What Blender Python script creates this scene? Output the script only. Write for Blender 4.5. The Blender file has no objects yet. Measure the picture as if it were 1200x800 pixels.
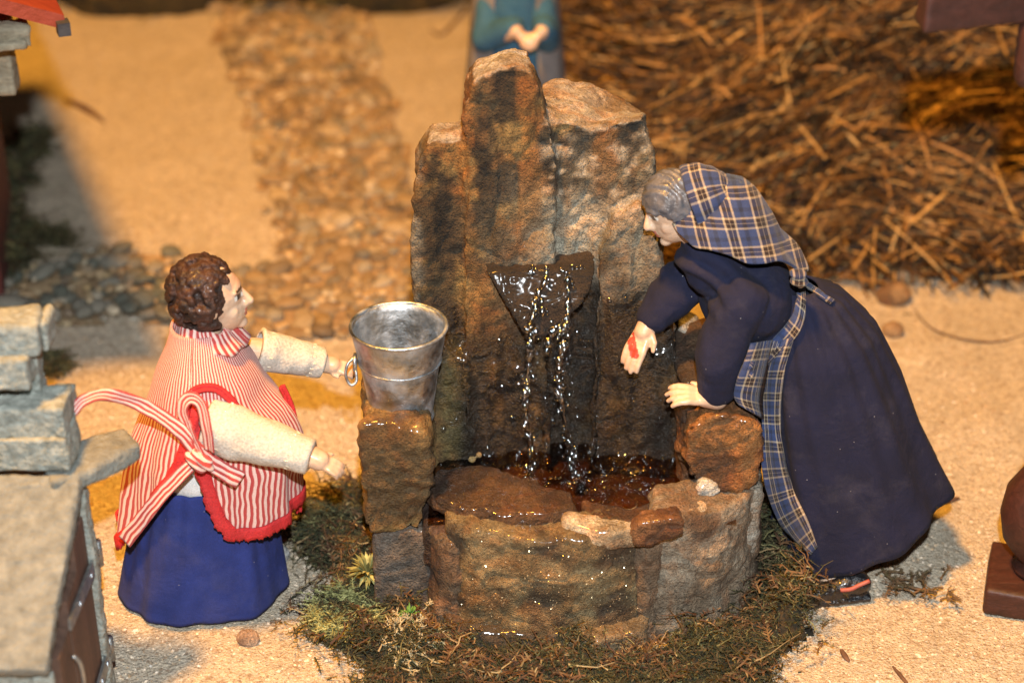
import bpy, bmesh, math, random
import numpy as np
from mathutils import Vector, Matrix, noise
from mathutils.bvhtree import BVHTree
random.seed(7); np.random.seed(7); noise.seed_set(1)
R = math.radians
sc = bpy.context.scene
COL = sc.collection

# ------------------------------------------------------------------ camera, light, exposure
FPX, PITCH = 2233.0, R(30)
CAM = Vector((0, -6.41, 4.4))
FW = Vector((0, math.cos(PITCH), -math.sin(PITCH))); UP = Vector((0, math.sin(PITCH), math.cos(PITCH)))
cd = bpy.data.cameras.new('camera'); co = bpy.data.objects.new('camera', cd); COL.objects.link(co)
co.location = CAM; co.rotation_euler = (R(90) - PITCH, 0, 0)
cd.sensor_width = 36; cd.lens = FPX * 36 / 1200; cd.clip_end = 100; cd.clip_start = 0.05
cd.dof.use_dof = True; cd.dof.focus_distance = 6.85; cd.dof.aperture_fstop = 0.76
sc.camera = co
w = bpy.data.worlds.new('World'); sc.world = w; w.use_nodes = True
w.node_tree.nodes['Background'].inputs[0].default_value = (1.0, 0.72, 0.5, 1)
w.node_tree.nodes['Background'].inputs[1].default_value = 0.035
def lamp(name, loc, power, col, rad):
    l = bpy.data.lights.new(name, 'POINT'); l.energy = power; l.color = col; l.shadow_soft_size = rad
    o = bpy.data.objects.new(name, l); COL.objects.link(o); o.location = loc; return o
lamp('camera_flash', (0.06, -6.38, 5.28), 3150, (0.92, 0.97, 1.0), 0.07)
lamp('warm_lamp', (-2.7, -2.7, 12.8), 15300, (1.0, 0.45, 0.06), 0.65)
sc.view_settings.view_transform = 'Standard'; sc.view_settings.look = 'None'
sc.view_settings.exposure = -0.08; sc.view_settings.gamma = 1; sc.view_settings.use_curve_mapping = False
sc.render.engine = 'CYCLES'
sc.cycles.max_bounces = 6; sc.cycles.caustics_reflective = False; sc.cycles.caustics_refractive = False

# photo pixel (1200 x 800) to a point in the place
def ray(px, py): return (FW + Vector((1, 0, 0)) * ((px - 600) / FPX) - UP * ((py - 400) / FPX)).normalized()
def G(px, py, z=0.0):
    d = ray(px, py); return CAM + d * ((z - CAM.z) / d.z)
def V(px, py, Y):
    d = ray(px, py); return CAM + d * ((Y - CAM.y) / d.y)
def VX(px, py, X):
    d = ray(px, py); return CAM + d * (X / d.x)
def lerp(a, b, t): return a + (b - a) * t
def interp(x, xs, ys): return float(np.interp(x, xs, ys))
def sm(e0, e1, x):
    t = min(1, max(0, (x - e0) / (e1 - e0))); return t * t * (3 - 2 * t)
def fbm(p, f, o=4): return noise.fractal(Vector(p) * f, 1.0, 2.0, o)

# ------------------------------------------------------------------ materials
class NT:
    def __init__(s, name):
        s.m = bpy.data.materials.new(name); s.m.use_nodes = True; s.t = s.m.node_tree; s.n = s.t.nodes
        s.b = s.n['Principled BSDF']
    def new(s, typ, **kw):
        n = s.n.new(typ)
        for k, v in kw.items(): setattr(n, k, v)
        return n
    def link(s, a, b): s.t.links.new(a, b)
    def val(s, sock, v):
        if hasattr(v, 'is_output') or isinstance(v, bpy.types.NodeSocket): s.link(v, sock)
        else: sock.default_value = v
    def math(s, op, a, b=None, c=None):
        n = s.new('ShaderNodeMath', operation=op); s.val(n.inputs[0], a)
        if b is not None: s.val(n.inputs[1], b)
        if c is not None: s.val(n.inputs[2], c)
        return n.outputs[0]
    def coord(s, which='Object'): return s.new('ShaderNodeTexCoord').outputs[which]
    def noise(s, scale, detail=5, rough=.55, vec=None, dist=0):
        n = s.new('ShaderNodeTexNoise'); n.inputs['Scale'].default_value = scale; n.inputs['Detail'].default_value = detail
        n.inputs['Roughness'].default_value = rough; n.inputs['Distortion'].default_value = dist
        s.link(vec or s.coord(), n.inputs['Vector']); return n.outputs['Fac']
    def vor(s, scale, out='Distance', vec=None, feat='F1'):
        n = s.new('ShaderNodeTexVoronoi', feature=feat); n.inputs['Scale'].default_value = scale
        s.link(vec or s.coord(), n.inputs['Vector']); return n.outputs[out]
    def ramp(s, fac, stops, mode='LINEAR'):
        n = s.new('ShaderNodeValToRGB'); r = n.color_ramp; r.interpolation = mode
        while len(r.elements) < len(stops): r.elements.new(.5)
        for e, (p, c) in zip(r.elements, stops):
            e.position = p; e.color = tuple(c) + (1,) if len(c) == 3 else c
        s.link(fac, n.inputs[0]); return n.outputs[0]
    def mix(s, fac, a, b, mode='MIX'):
        n = s.new('ShaderNodeMix', data_type='RGBA', blend_type=mode)
        s.val(n.inputs[0], fac)
        for i, x in ((6, a), (7, b)):
            if isinstance(x, (tuple, list)): x = tuple(x) + (1,) if len(x) == 3 else x
            s.val(n.inputs[i], x)
        return n.outputs[2]
    def bump(s, h, dist, strength=1.0, prev=None):
        n = s.new('ShaderNodeBump'); n.inputs['Distance'].default_value = dist; n.inputs['Strength'].default_value = strength
        s.link(h, n.inputs['Height'])
        if prev is not None: s.link(prev, n.inputs['Normal'])
        s.link(n.outputs[0], s.b.inputs['Normal']); return n.outputs[0]
    def set(s, **kw):
        for k, v in kw.items(): s.val(s.b.inputs[k.replace('_', ' ')], v)
        return s.m
g3 = lambda v: (v, v, v)

def m_simple(name, c1, c2, scale=20, rough=.8, bump=.003, bscale=80, coat=0, metal=0, detail=6, contrast=(.35, .65)):
    t = NT(name); c = t.ramp(t.noise(scale, detail), [(contrast[0], c1), (contrast[1], c2)])
    t.set(Base_Color=c, Roughness=rough, Metallic=metal, Coat_Weight=coat, Coat_Roughness=.15)
    if metal > .9: t.link(t.ramp(t.noise(9, 7, .7), [(.35, g3(rough * .75)), (.65, g3(min(1, rough * 1.9)))]), t.b.inputs['Roughness'])
    if bump: t.bump(t.noise(bscale, 4), bump)
    return t.m
def m_rock(name, wet=False, mica=False):
    """painted attribute 'col', roughness from attribute 'wet'"""
    t = NT(name); a = t.new('ShaderNodeVertexColor', layer_name='col').outputs[0]
    wa = t.new('ShaderNodeAttribute', attribute_name='wet').outputs['Fac']
    v = t.ramp(t.noise(26, 9, .72), [(.3, g3(.48)), (.5, g3(.97)), (.68, g3(1.45))])
    c = t.mix(1, a, v, 'MULTIPLY')
    v2 = t.ramp(t.noise(95, 5, .7), [(.34, g3(.62)), (.5, g3(1)), (.68, g3(1.35))])
    c = t.mix(.9, c, v2, 'MULTIPLY')
    o = t.ramp(t.noise(9, 6, .6, dist=1.0), [(.48, g3(0)), (.62, g3(1))])
    c = t.mix(t.math('MULTIPLY', o, .35), c, t.mix(1, c, (1.5, .85, .45), 'MULTIPLY'))
    rg = t.math('MULTIPLY_ADD', wa, -.5, .82)
    t.set(Base_Color=c, Roughness=rg, Coat_Weight=wa, Coat_Roughness=.13, Coat_IOR=1.45)
    p = t.bump(t.noise(38, 8, .7), .03, .9)
    t.bump(t.vor(170 if mica else 120), .006, .8, p)
    return t.m
def stripes(t, u, period, stops): return t.ramp(t.math('FRACT', t.math('DIVIDE', u, period)), stops, 'CONSTANT')
def m_stripe(name):
    t = NT(name); uv = t.new('ShaderNodeUVMap').outputs[0]; sp = t.new('ShaderNodeSeparateXYZ'); t.link(uv, sp.inputs[0])
    wob = t.math('MULTIPLY', t.math('SUBTRACT', t.noise(9, 2), .5), .028)
    u = t.math('ADD', sp.outputs[0], wob)
    c = stripes(t, u, .0185, [(0, (.44, .05, .045)), (.46, (.74, .52, .45)), (.90, (.56, .2, .17))])
    c = t.mix(.5, c, t.ramp(t.noise(300, 2), [(.3, g3(.7)), (.7, g3(1.15))]), 'MULTIPLY')
    t.set(Base_Color=c, Roughness=.9, Sheen_Weight=.15); t.bump(t.noise(260, 2), .003, .6); return t.m
def m_plaid(name, per=.104):
    t = NT(name); uv = t.new('ShaderNodeUVMap').outputs[0]; sp = t.new('ShaderNodeSeparateXYZ'); t.link(uv, sp.inputs[0])
    bl, cr, br, nv = (.026, .045, .125), (.43, .34, .23), (.018, .009, .010), (.014, .020, .045)
    st = [(0, bl), (.26, cr), (.33, br), (.46, cr), (.475, br), (.60, cr), (.67, bl), (.86, nv)]
    cu = stripes(t, sp.outputs[0], per, st); cv = stripes(t, sp.outputs[1], per, st)
    c = t.mix(.45, cu, cv)
    c = t.mix(.6, c, t.ramp(t.noise(280, 2), [(.3, g3(.6)), (.7, g3(1.3))]), 'MULTIPLY')
    t.set(Base_Color=c, Roughness=.9, Sheen_Weight=.1); t.bump(t.noise(240, 2), .003, .6); return t.m
def m_cloth(name, c1, c2, rough=.92, weave=320, bump=.003):
    t = NT(name); c = t.ramp(t.noise(8, 5), [(.3, c1), (.7, c2)])
    c = t.mix(.6, c, t.ramp(t.noise(weave, 2), [(.3, g3(.6)), (.7, g3(1.35))]), 'MULTIPLY')
    fl = t.ramp(t.vor(26), [(.035, g3(1)), (.06, g3(0))]); vc = t.new('ShaderNodeSeparateColor'); t.link(t.vor(26, 'Color'), vc.inputs[0])
    fl = t.math('MULTIPLY', fl, t.math('GREATER_THAN', vc.outputs[0], .6))
    c = t.mix(t.math('MULTIPLY', fl, .6), c, (.5, .47, .45)); c = t.mix(t.ramp(t.noise(5, 6, .7), [(.52, g3(0)), (.8, g3(.12))]), c, (.22, .19, .19))
    t.set(Base_Color=c, Roughness=rough); p = t.bump(t.noise(weave, 2), bump, .6); t.bump(t.noise(6, 4, .55, dist=.3), .035, .5, p); return t.m
def m_attr(name, rough, bump=.002, bscale=90, coat=0):
    t = NT(name); a = t.new('ShaderNodeVertexColor', layer_name='col').outputs[0]
    c = t.mix(.7, a, t.ramp(t.noise(35, 6), [(.3, g3(.75)), (.7, g3(1.15))]), 'MULTIPLY')
    t.set(Base_Color=c, Roughness=rough, Coat_Weight=coat, Coat_Roughness=.2); t.bump(t.noise(bscale, 4), bump); return t.m
def m_random(name, stops, island=False, rough=.85, coat=0, var=30, bump=.006):
    t = NT(name)
    r = t.new('ShaderNodeNewGeometry').outputs['Random Per Island'] if island else t.new('ShaderNodeObjectInfo').outputs['Random']
    c = t.ramp(r, stops)
    c = t.mix(.8, c, t.ramp(t.noise(var, 6), [(.3, g3(.55)), (.7, g3(1.35))]), 'MULTIPLY')
    t.set(Base_Color=c, Roughness=rough, Coat_Weight=coat, Coat_Roughness=.2)
    if bump: t.bump(t.noise(var * 1.5, 4), bump)
    return t.m
def m_wood(name, c1, c2, sc_=(3, 3, 40), rough=.6, coat=0.0, bump=.006):
    t = NT(name); mp = t.new('ShaderNodeMapping'); t.link(t.coord(), mp.inputs[0]); mp.inputs['Scale'].default_value = sc_
    n = t.noise(1.6, 8, .65, mp.outputs[0], .6)
    c = t.ramp(n, [(.3, c1), (.7, c2)]); c = t.mix(.5, c, t.ramp(t.noise(60, 4), [(.3, g3(.6)), (.7, g3(1.3))]), 'MULTIPLY')
    t.set(Base_Color=c, Roughness=rough, Coat_Weight=coat, Coat_Roughness=.3); t.bump(n, bump); return t.m

def m_sand():
    t = NT('sand'); big = t.noise(1.3, 4); mid = t.noise(14, 6, .7); fine = t.vor(75, 'Color'); f2 = t.noise(170, 3, .8)
    c = t.ramp(big, [(.3, (.57, .49, .37)), (.7, (.66, .57, .44))])
    c = t.mix(.75, c, t.ramp(mid, [(.3, g3(.78)), (.72, g3(1.14))]), 'MULTIPLY')
    sp = t.new('ShaderNodeSeparateColor'); t.link(fine, sp.inputs[0])
    c = t.mix(.85, c, t.ramp(sp.outputs[0], [(0, (.62, .5, .42)), (.12, (.85, .78, .7)), (.5, g3(1)), (.88, (1.15, 1.12, 1.08)), (1, g3(1.3))]), 'MULTIPLY')
    c = t.mix(.8, c, t.ramp(f2, [(.3, g3(.66)), (.5, g3(1)), (.7, g3(1.22))]), 'MULTIPLY')
    t.set(Base_Color=c, Roughness=.95)
    p = t.bump(t.noise(55, 6, .8), .02, .8); t.bump(t.vor(95), .008, .8, p); return t.m
M = {}
M['sand'] = m_sand()
M['grit'] = m_random('grit', [(0, (.7, .6, .48)), (.5, (.62, .48, .33)), (.8, (.5, .34, .2)), (.93, (.25, .17, .11)), (1, (.8, .75, .66))], True, .9, 0, 60, 0)
PEB = [(0, (.28, .19, .10)), (.2, (.38, .27, .15)), (.4, (.48, .37, .22)), (.55, (.16, .12, .08)), (.7, (.36, .25, .12)), (.85, (.22, .20, .16)), (1, (.56, .47, .33))]
M['pebble'] = m_random('pebble', PEB, False, .75, .1, 14)
M['pebble_small'] = m_random('pebble_small', PEB, True, .75, .1, 14)
M['pebble_grey_shade'] = m_random('pebble_grey_shade', [(0, (.10, .11, .085)), (.4, (.16, .165, .13)), (.7, (.23, .215, .17)), (1, (.31, .28, .22))], False, .75, .1, 14)  # greenish pile stones, with the warm lamp's shadow put into their grey
M['path_soil'] = m_simple('path_soil', (.22, .14, .075), (.42, .30, .17), 12, .95, .02, 40)
M['rock'] = m_rock('rock'); M['rock_mica'] = m_rock('rock_mica', mica=True)
M['straw'] = m_random('straw', [(0, (.010, .006, .004)), (.34, (.035, .018, .008)), (.6, (.12, .056, .017)), (.82, (.30, .155, .045)), (1, (.62, .41, .16))], True, .6, 0, 30, 0)
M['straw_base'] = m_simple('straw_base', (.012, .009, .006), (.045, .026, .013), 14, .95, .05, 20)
M['moss'] = m_random('moss', [(0, (.010, .013, .005)), (.3, (.026, .032, .009)), (.55, (.050, .046, .015)), (.75, (.075, .040, .016)), (.92, (.11, .10, .035)), (1, (.20, .19, .08))], True, .85, 0, 5, 0)
M['moss_base'] = m_simple('moss_base', (.018, .014, .007), (.05, .035, .016), 20, .95, .03, 30)
M['moss_light'] = m_random('moss_light', [(0, (.13, .13, .04)), (.5, (.27, .27, .09)), (1, (.42, .41, .17))], True, .8, 0, 30, 0)
M['lichen'] = m_random('lichen', [(0, (.28, .22, .12)), (.6, (.42, .36, .21)), (1, (.52, .46, .30))], True, .9, 0, 30, 0)
M['moss_dark'] = m_simple('moss_dark', (.012, .011, .007), (.05, .035, .012), 9, .95, .05, 14)
M['shawl'] = m_stripe('striped_cotton'); M['plaid'] = m_plaid('plaid_cotton')
M['blue_skirt'] = m_cloth('blue_cotton', (.011, .022, .125), (.020, .036, .19))
M['navy'] = m_cloth('navy_cotton', (.0032, .0044, .021), (.006, .008, .034))
M['cream'] = m_cloth('cream_felt', (.47, .43, .36), (.58, .53, .46), .95, 120, .004)
M['white'] = m_cloth('white_cotton', (.62, .62, .60), (.75, .75, .73))
M['red_lace'] = m_cloth('red_lace', (.45, .012, .015), (.60, .03, .03), .8, 140, .006)
M['skin'] = m_attr('painted_clay', .45, .002, 70, .25)
M['hair_brown'] = m_simple('brown_painted_hair', (.014, .007, .005), (.055, .020, .011), 22, .62, .012, 60, .08)
M['hair_grey'] = m_simple('grey_painted_hair', (.075, .078, .09), (.14, .14, .155), 26, .32, .006, 60, .3)
M['shoe'] = m_simple('black_shoe', (.006, .006, .008), (.02, .02, .022), 30, .3, .01, 50, .4)
M['shoe_red'] = m_simple('red_strap', (.32, .07, .05), (.4, .12, .09), 30, .6, .003, 50)
M['zinc'] = m_simple('zinc', (.30, .335, .36), (.64, .68, .72), 16, .38, .005, 26, 0, 1)
M['strap_zinc'] = m_simple('strap_zinc', (.20, .22, .23), (.38, .40, .40), 26, .45, .004, 50, 0, .85)
M['gold'] = m_simple('glass_bead', (.55, .48, .35), (.8, .72, .55), 30, .2, 0, 50, .5)
M['hutstone'] = m_simple('hut_stone', (.15, .165, .145), (.38, .40, .355), 30, .95, .016, 70, 0, 0, 8, (.3, .7))
M['hutroof'] = m_simple('hut_roof_stone', (.13, .138, .125), (.25, .258, .228), 24, .95, .012, 80, 0, 0, 8, (.3, .7))
M['doorwood'] = m_wood('door_wood', (.045, .024, .016), (.12, .066, .045), (14, 14, 1.2), .7)
M['greywood'] = m_wood('weathered_wood', (.13, .11, .07), (.36, .32, .23), (2, 14, 14), .85, 0, .012)
M['darkwood'] = m_wood('dark_stained_wood', (.028, .008, .005), (.065, .019, .012), (3, 12, 12), .6, .05, .006)
M['redroof'] = m_simple('red_roof', (.20, .028, .012), (.27, .045, .018), 6, .6, .01, 12)
M['redwall'] = m_simple('maroon_wall', (.05, .01, .008), (.11, .02, .014), 6, .8, .01, 12)
M['greytrim'] = m_simple('grey_edge', (.02, .022, .028), (.05, .052, .06), 8, .6, .006, 20)
M['teal'] = m_cloth('teal_cotton', (.022, .085, .155), (.04, .13, .21))
M['greycloak'] = m_cloth('grey_cloak', (.13, .12, .12), (.22, .20, .19))
def m_film(name, tint, rough, bs, bd, lo, k):
    """clear water: what lies behind shows through, tinted, under a fresnel gloss"""
    t = NT(name); tr = t.new('ShaderNodeBsdfTransparent'); tr.inputs[0].default_value = tint + (1,)
    gl = t.new('ShaderNodeBsdfGlossy'); gl.inputs['Roughness'].default_value = rough
    fr = t.new('ShaderNodeFresnel'); fr.inputs[0].default_value = 1.33; b = t.new('ShaderNodeBump'); b.inputs['Distance'].default_value = bd
    t.link(t.noise(bs, 3), b.inputs['Height']); t.link(b.outputs[0], gl.inputs['Normal']); t.link(b.outputs[0], fr.inputs['Normal'])
    mx = t.new('ShaderNodeMixShader'); t.link(t.math('MINIMUM', t.math('MULTIPLY_ADD', fr.outputs[0], k, lo), 1.0), mx.inputs[0]); t.link(tr.outputs[0], mx.inputs[1]); t.link(gl.outputs[0], mx.inputs[2])
    t.link(mx.outputs[0], t.n['Material Output'].inputs[0]); return t.m
def m_water(name, col, rough=.02, bs=30, bd=.01):
    t = NT(name); t.set(Base_Color=col + (1,), Roughness=rough, Transmission_Weight=1.0, IOR=1.33)
    t.bump(t.noise(bs, 3), bd); return t.m
M['water'] = m_film('water', (.72, .52, .37), .03, 14, .004, .05, 1.3); M['drop'] = m_film('water_drop', (.90, .90, .90), .09, 60, .002, .15, .9)

# ------------------------------------------------------------------ mesh helpers
def me_from(verts, faces, name='mesh', smooth=True, uvs=None):
    me = bpy.data.meshes.new(name); me.from_pydata([tuple(v) for v in verts], [], faces); me.update()
    if smooth and len(me.polygons): me.polygons.foreach_set('use_smooth', [True] * len(me.polygons))
    if uvs is not None:
        l = me.uv_layers.new(name='UVMap'); li = np.empty(len(me.loops), int); me.loops.foreach_get('vertex_index', li)
        l.data.foreach_set('uv', np.asarray(uvs, float)[li].ravel())
    return me
def tag(o, label=None, cat=None, group=None, kind=None):
    for k, v in (('label', label), ('category', cat), ('group', group), ('kind', kind)):
        if v: o[k] = v
    return o
def empty(name, loc, label=None, cat=None, group=None, kind=None):
    o = bpy.data.objects.new(name, None); COL.objects.link(o); o.location = loc; o.empty_display_size = .1
    return tag(o, label, cat, group, kind)
def wloc(p):
    v = Vector((0, 0, 0))
    while p is not None: v += p.location; p = p.parent
    return v
def put(name, me, mat, parent=None, origin=None):
    """link a mesh given in world coordinates; its origin is moved to `origin` (default bottom centre)"""
    me.materials.clear(); me.materials.append(M[mat] if isinstance(mat, str) else mat)
    if origin is None:
        co_ = np.empty(len(me.vertices) * 3); me.vertices.foreach_get('co', co_); co_ = co_.reshape(-1, 3)
        origin = Vector(((co_[:, 0].min() + co_[:, 0].max()) / 2, (co_[:, 1].min() + co_[:, 1].max()) / 2, co_[:, 2].min()))
    me.transform(Matrix.Translation(-Vector(origin))); me.name = name
    o = bpy.data.objects.new(name, me); COL.objects.link(o)
    o.parent = parent; o.location = Vector(origin) - wloc(parent); return o
class MB:
    def __init__(s): s.v = []; s.f = []
    def add(s, v, f):
        k = len(s.v); s.v += [Vector(x) for x in v]; s.f += [tuple(i + k for i in q) for q in f]; return s
    def mesh(s, smooth=True): return me_from(s.v, s.f, smooth=smooth)
def capsule(p0, p1, r0, r1, n=14, m=5):
    p0, p1 = Vector(p0), Vector(p1); ax = (p1 - p0)
    ax = ax.normalized() if ax.length > 1e-6 else Vector((0, 0, 1))
    a = ax.orthogonal().normalized(); b = ax.cross(a); v = []; f = []
    rings = [(p0, r0, -math.pi / 2 + math.pi / 2 * i / m) for i in range(m + 1)] + [(p1, r1, math.pi / 2 * i / m) for i in range(m + 1)]
    for c, r, ph in rings:
        for k in range(n):
            t = 2 * math.pi * k / n; rr = max(r * math.cos(ph), 1e-5)
            v.append(c + ax * (r * math.sin(ph)) + (a * math.cos(t) + b * math.sin(t)) * rr)
    for i in range(len(rings) - 1):
        for k in range(n): f.append((i * n + k, i * n + (k + 1) % n, (i + 1) * n + (k + 1) % n, (i + 1) * n + k))
    f.append(tuple(range(n))[::-1]); f.append(tuple((len(rings) - 1) * n + k for k in range(n)))
    return v, f
def ellipsoid(c, ax, n=24, m=14):
    """ax: three half-axis vectors"""
    c = Vector(c); v, f = capsule((0, 0, 0), (0, 0, 0), 1, 1, n, m // 2)
    mt = Matrix((Vector(ax[0]), Vector(ax[1]), Vector(ax[2]))).transposed()
    return [c + mt @ p for p in v], f
def prism(bot, top):
    n = len(bot); v = list(bot) + list(top)
    f = [tuple(range(n))[::-1], tuple(range(n, 2 * n))] + [(i, (i + 1) % n, n + (i + 1) % n, n + i) for i in range(n)]
    return v, f
def boxpts(c, ax):
    c = Vector(c); X, Y, Z = map(Vector, ax)
    bot = [c - X - Y - Z, c + X - Y - Z, c + X + Y - Z, c - X + Y - Z]; return prism(bot, [p + 2 * Z for p in bot])
def box(lo, hi):
    lo, hi = Vector(lo), Vector(hi); c = (lo + hi) / 2; h = (hi - lo) / 2
    return boxpts(c, ((h.x, 0, 0), (0, h.y, 0), (0, 0, h.z)))
def fixn(me):
    bm = bmesh.new(); bm.from_mesh(me); bmesh.ops.recalc_face_normals(bm, faces=bm.faces); bm.to_mesh(me); bm.free(); return me
def remesh(mb, voxel, smooth_iter=2, sub=0):
    me = mb.mesh() if isinstance(mb, MB) else mb; fixn(me)
    o = bpy.data.objects.new('tmp', me); COL.objects.link(o)
    m = o.modifiers.new('r', 'REMESH'); m.mode = 'VOXEL'; m.voxel_size = voxel
    if smooth_iter: s = o.modifiers.new('s', 'SMOOTH'); s.iterations = smooth_iter; s.factor = .5
    dg = bpy.context.evaluated_depsgraph_get(); out = bpy.data.meshes.new_from_object(o.evaluated_get(dg))
    bpy.data.objects.remove(o); bpy.data.meshes.remove(me)
    out.polygons.foreach_set('use_smooth', [True] * len(out.polygons)); return out
def displace(me, fn):
    n = len(me.vertices); co_ = np.empty(n * 3); me.vertices.foreach_get('co', co_); no = np.empty(n * 3); me.vertices.foreach_get('normal', no)
    co_ = co_.reshape(-1, 3); no = no.reshape(-1, 3); d = np.array([fn(Vector(co_[i]), Vector(no[i])) for i in range(n)])
    co_ += no * d[:, None]; me.vertices.foreach_set('co', co_.ravel()); me.update(); return me
def paint(me, fn):
    """fn(pos, normal) -> (r,g,b,wet)"""
    cs = [fn(v.co, v.normal) for v in me.vertices]
    wt = me.attributes.new('wet', 'FLOAT', 'POINT'); wt.data.foreach_set('value', np.array([c[3] if len(c) > 3 else 0 for c in cs], float))
    me.color_attributes.new('col', 'FLOAT_COLOR', 'POINT'); me.attributes['col'].data.foreach_set('color', np.array([(c[0], c[1], c[2], 1) for c in cs], float).ravel()); return me
def c3(a, b, t): return tuple(a[i] + (b[i] - a[i]) * t for i in range(3))
def rockmesh(vf_list, voxel=.014, smooth=3, amp=1.0, seed=0, strata=None):
    mb = MB()
    for v, f in vf_list: mb.add(v, f)
    me = remesh(mb, voxel, smooth); off = Vector((seed * 7.3, seed * 3.1, seed * 1.7))
    def d(p, n):
        q = p + off
        r = amp * (.022 * fbm(q, 3.2, 2) + .009 * fbm(q, 11, 3) + .007 * fbm(q, 38, 3))
        vd = noise.voronoi(Vector((q.x * 4.5, q.y * 4.5, q.z * 7.5)))[0]; r += amp * .042 * (vd[0] - .38) - amp * .014 * sm(.07, 0, vd[1] - vd[0])
        vd = noise.voronoi(Vector((q.x * 13, q.y * 13, q.z * 22)))[0]; r += amp * .012 * (vd[0] - .38)
        r -= amp * .009 * max(0, .25 - abs(noise.noise(q * 6.0))) * 3     # cracks along noise zero lines
        if strata: r += amp * strata * math.sin((q.z + .08 * fbm(q, 4, 2)) * 70)
        return r
    return displace(me, d)
def rockpaint(me, cols, wet=0.0, seed=0, f=5):
    off = Vector((seed * 5.1, seed, -seed * 2.2))
    def fn(p, n):
        q = p + off; t = .5 + .9 * fbm(q, f, 4); t2 = .5 + .9 * fbm(q + Vector((9, 9, 9)), f * .7, 3)
        c = c3(cols[0], cols[1], sm(.2, .8, t)); c = c3(c, cols[2], sm(.45, .85, t2)); return c + (wet,)
    return paint(me, fn)
def tube(pts, r, n=8, closed=False):
    pts = [Vector(p) for p in pts]; v = []; f = []; N = len(pts)
    rr = r if callable(r) else (lambda t: r)
    prev = None
    for i, p in enumerate(pts):
        a = pts[(i + 1) % N] if (i < N - 1 or closed) else p; b = pts[i - 1] if (i > 0 or closed) else p
        t = (a - b).normalized(); s = (prev - t * prev.dot(t)).normalized() if prev is not None else t.orthogonal().normalized(); prev = s; q = t.cross(s)
        for k in range(n): an = 2 * math.pi * k / n; v.append(p + (s * math.cos(an) + q * math.sin(an)) * rr(i / max(1, N - 1)))
    for i in range(N if closed else N - 1):
        for k in range(n): j = (i + 1) % N; f.append((i * n + k, i * n + (k + 1) % n, j * n + (k + 1) % n, j * n + k))
    if not closed: f.append(tuple(range(n))[::-1]); f.append(tuple((N - 1) * n + k for k in range(n)))
    return v, f
def spline(pts, n=8):
    pts = [Vector(p) for p in pts]; out = []
    for i in range(len(pts) - 1):
        p0 = pts[max(0, i - 1)]; p1 = pts[i]; p2 = pts[i + 1]; p3 = pts[min(len(pts) - 1, i + 2)]
        for k in range(n):
            t = k / n; out.append(.5 * ((2 * p1) + (p2 - p0) * t + (2 * p0 - 5 * p1 + 4 * p2 - p3) * t * t + (3 * p1 - p0 - 3 * p2 + p3) * t ** 3))
    out.append(pts[-1]); return out
def sheet(grid, thick=.008, uvf=None):
    """grid[i][j] of points -> thick surface with UVs in metres; uvf(i,j)->uv"""
    a, b = len(grid), len(grid[0]); v = [p for row in grid for p in row]
    if uvf is None:
        uv = [];
        ucum = [0]
        for j in range(1, b): ucum.append(ucum[-1] + (grid[a // 2][j] - grid[a // 2][j - 1]).length)
        vc = [0]
        for i in range(1, a): vc.append(vc[-1] + (grid[i][b // 2] - grid[i - 1][b // 2]).length)
        uv = [(ucum[j], vc[i]) for i in range(a) for j in range(b)]
    else: uv = [uvf(i, j) for i in range(a) for j in range(b)]
    f = [(i * b + j, i * b + j + 1, (i + 1) * b + j + 1, (i + 1) * b + j) for i in range(a - 1) for j in range(b - 1)]
    me = me_from(v, f, uvs=uv); return solid(me, thick)
def solid(me, thick, offset=0):
    o = bpy.data.objects.new('tmp', me); COL.objects.link(o); m = o.modifiers.new('s', 'SOLIDIFY'); m.thickness = thick; m.offset = offset
    dg = bpy.context.evaluated_depsgraph_get(); out = bpy.data.meshes.new_from_object(o.evaluated_get(dg))
    bpy.data.objects.remove(o); bpy.data.meshes.remove(me); return out
def ribbon(pts, width, nrm, thick=.006, n=10, twist=0.0):
    pts = spline(pts, n); g = []
    L = 0; uvs = []
    for i, p in enumerate(pts):
        t = (pts[min(i + 1, len(pts) - 1)] - pts[max(i - 1, 0)]).normalized(); nn = Vector(nrm); nn = Matrix.Rotation(twist * math.sin(i * .21), 3, t) @ nn
        s = t.cross(nn).normalized(); wd = width(i / (len(pts) - 1)) if callable(width) else width
        g.append([p + s * (wd * k / 4 - wd / 2) + nn * (.004 * math.cos(k * 1.57)) for k in range(5)])
        if i: L += (p - pts[i - 1]).length
        uvs.append([(.0185 * 3.0 * k / 4 + .004, L) for k in range(5)])
    return sheet(g, thick, lambda i, j: uvs[i][j])
def bvh_of(*objs):
    v = []; f = []
    for o in objs:
        k = len(v); wl = wloc(o); v += [x.co + wl for x in o.data.vertices]; f += [tuple(i + k for i in p.vertices) for p in o.data.polygons]
    return BVHTree.FromPolygons(v, f)
def drape(px, py, bvh, off, default):
    d = ray(px, py); h = bvh.ray_cast(CAM, d)
    return (h[0] - d * off) if h[0] else V(px, py, default)
def inpoly(x, y, poly):
    c = False; n = len(poly)
    for i in range(n):
        x1, y1 = poly[i]; x2, y2 = poly[i - 1]
        if (y1 > y) != (y2 > y) and x < (x2 - x1) * (y - y1) / (y2 - y1) + x1: c = not c
    return c

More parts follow.
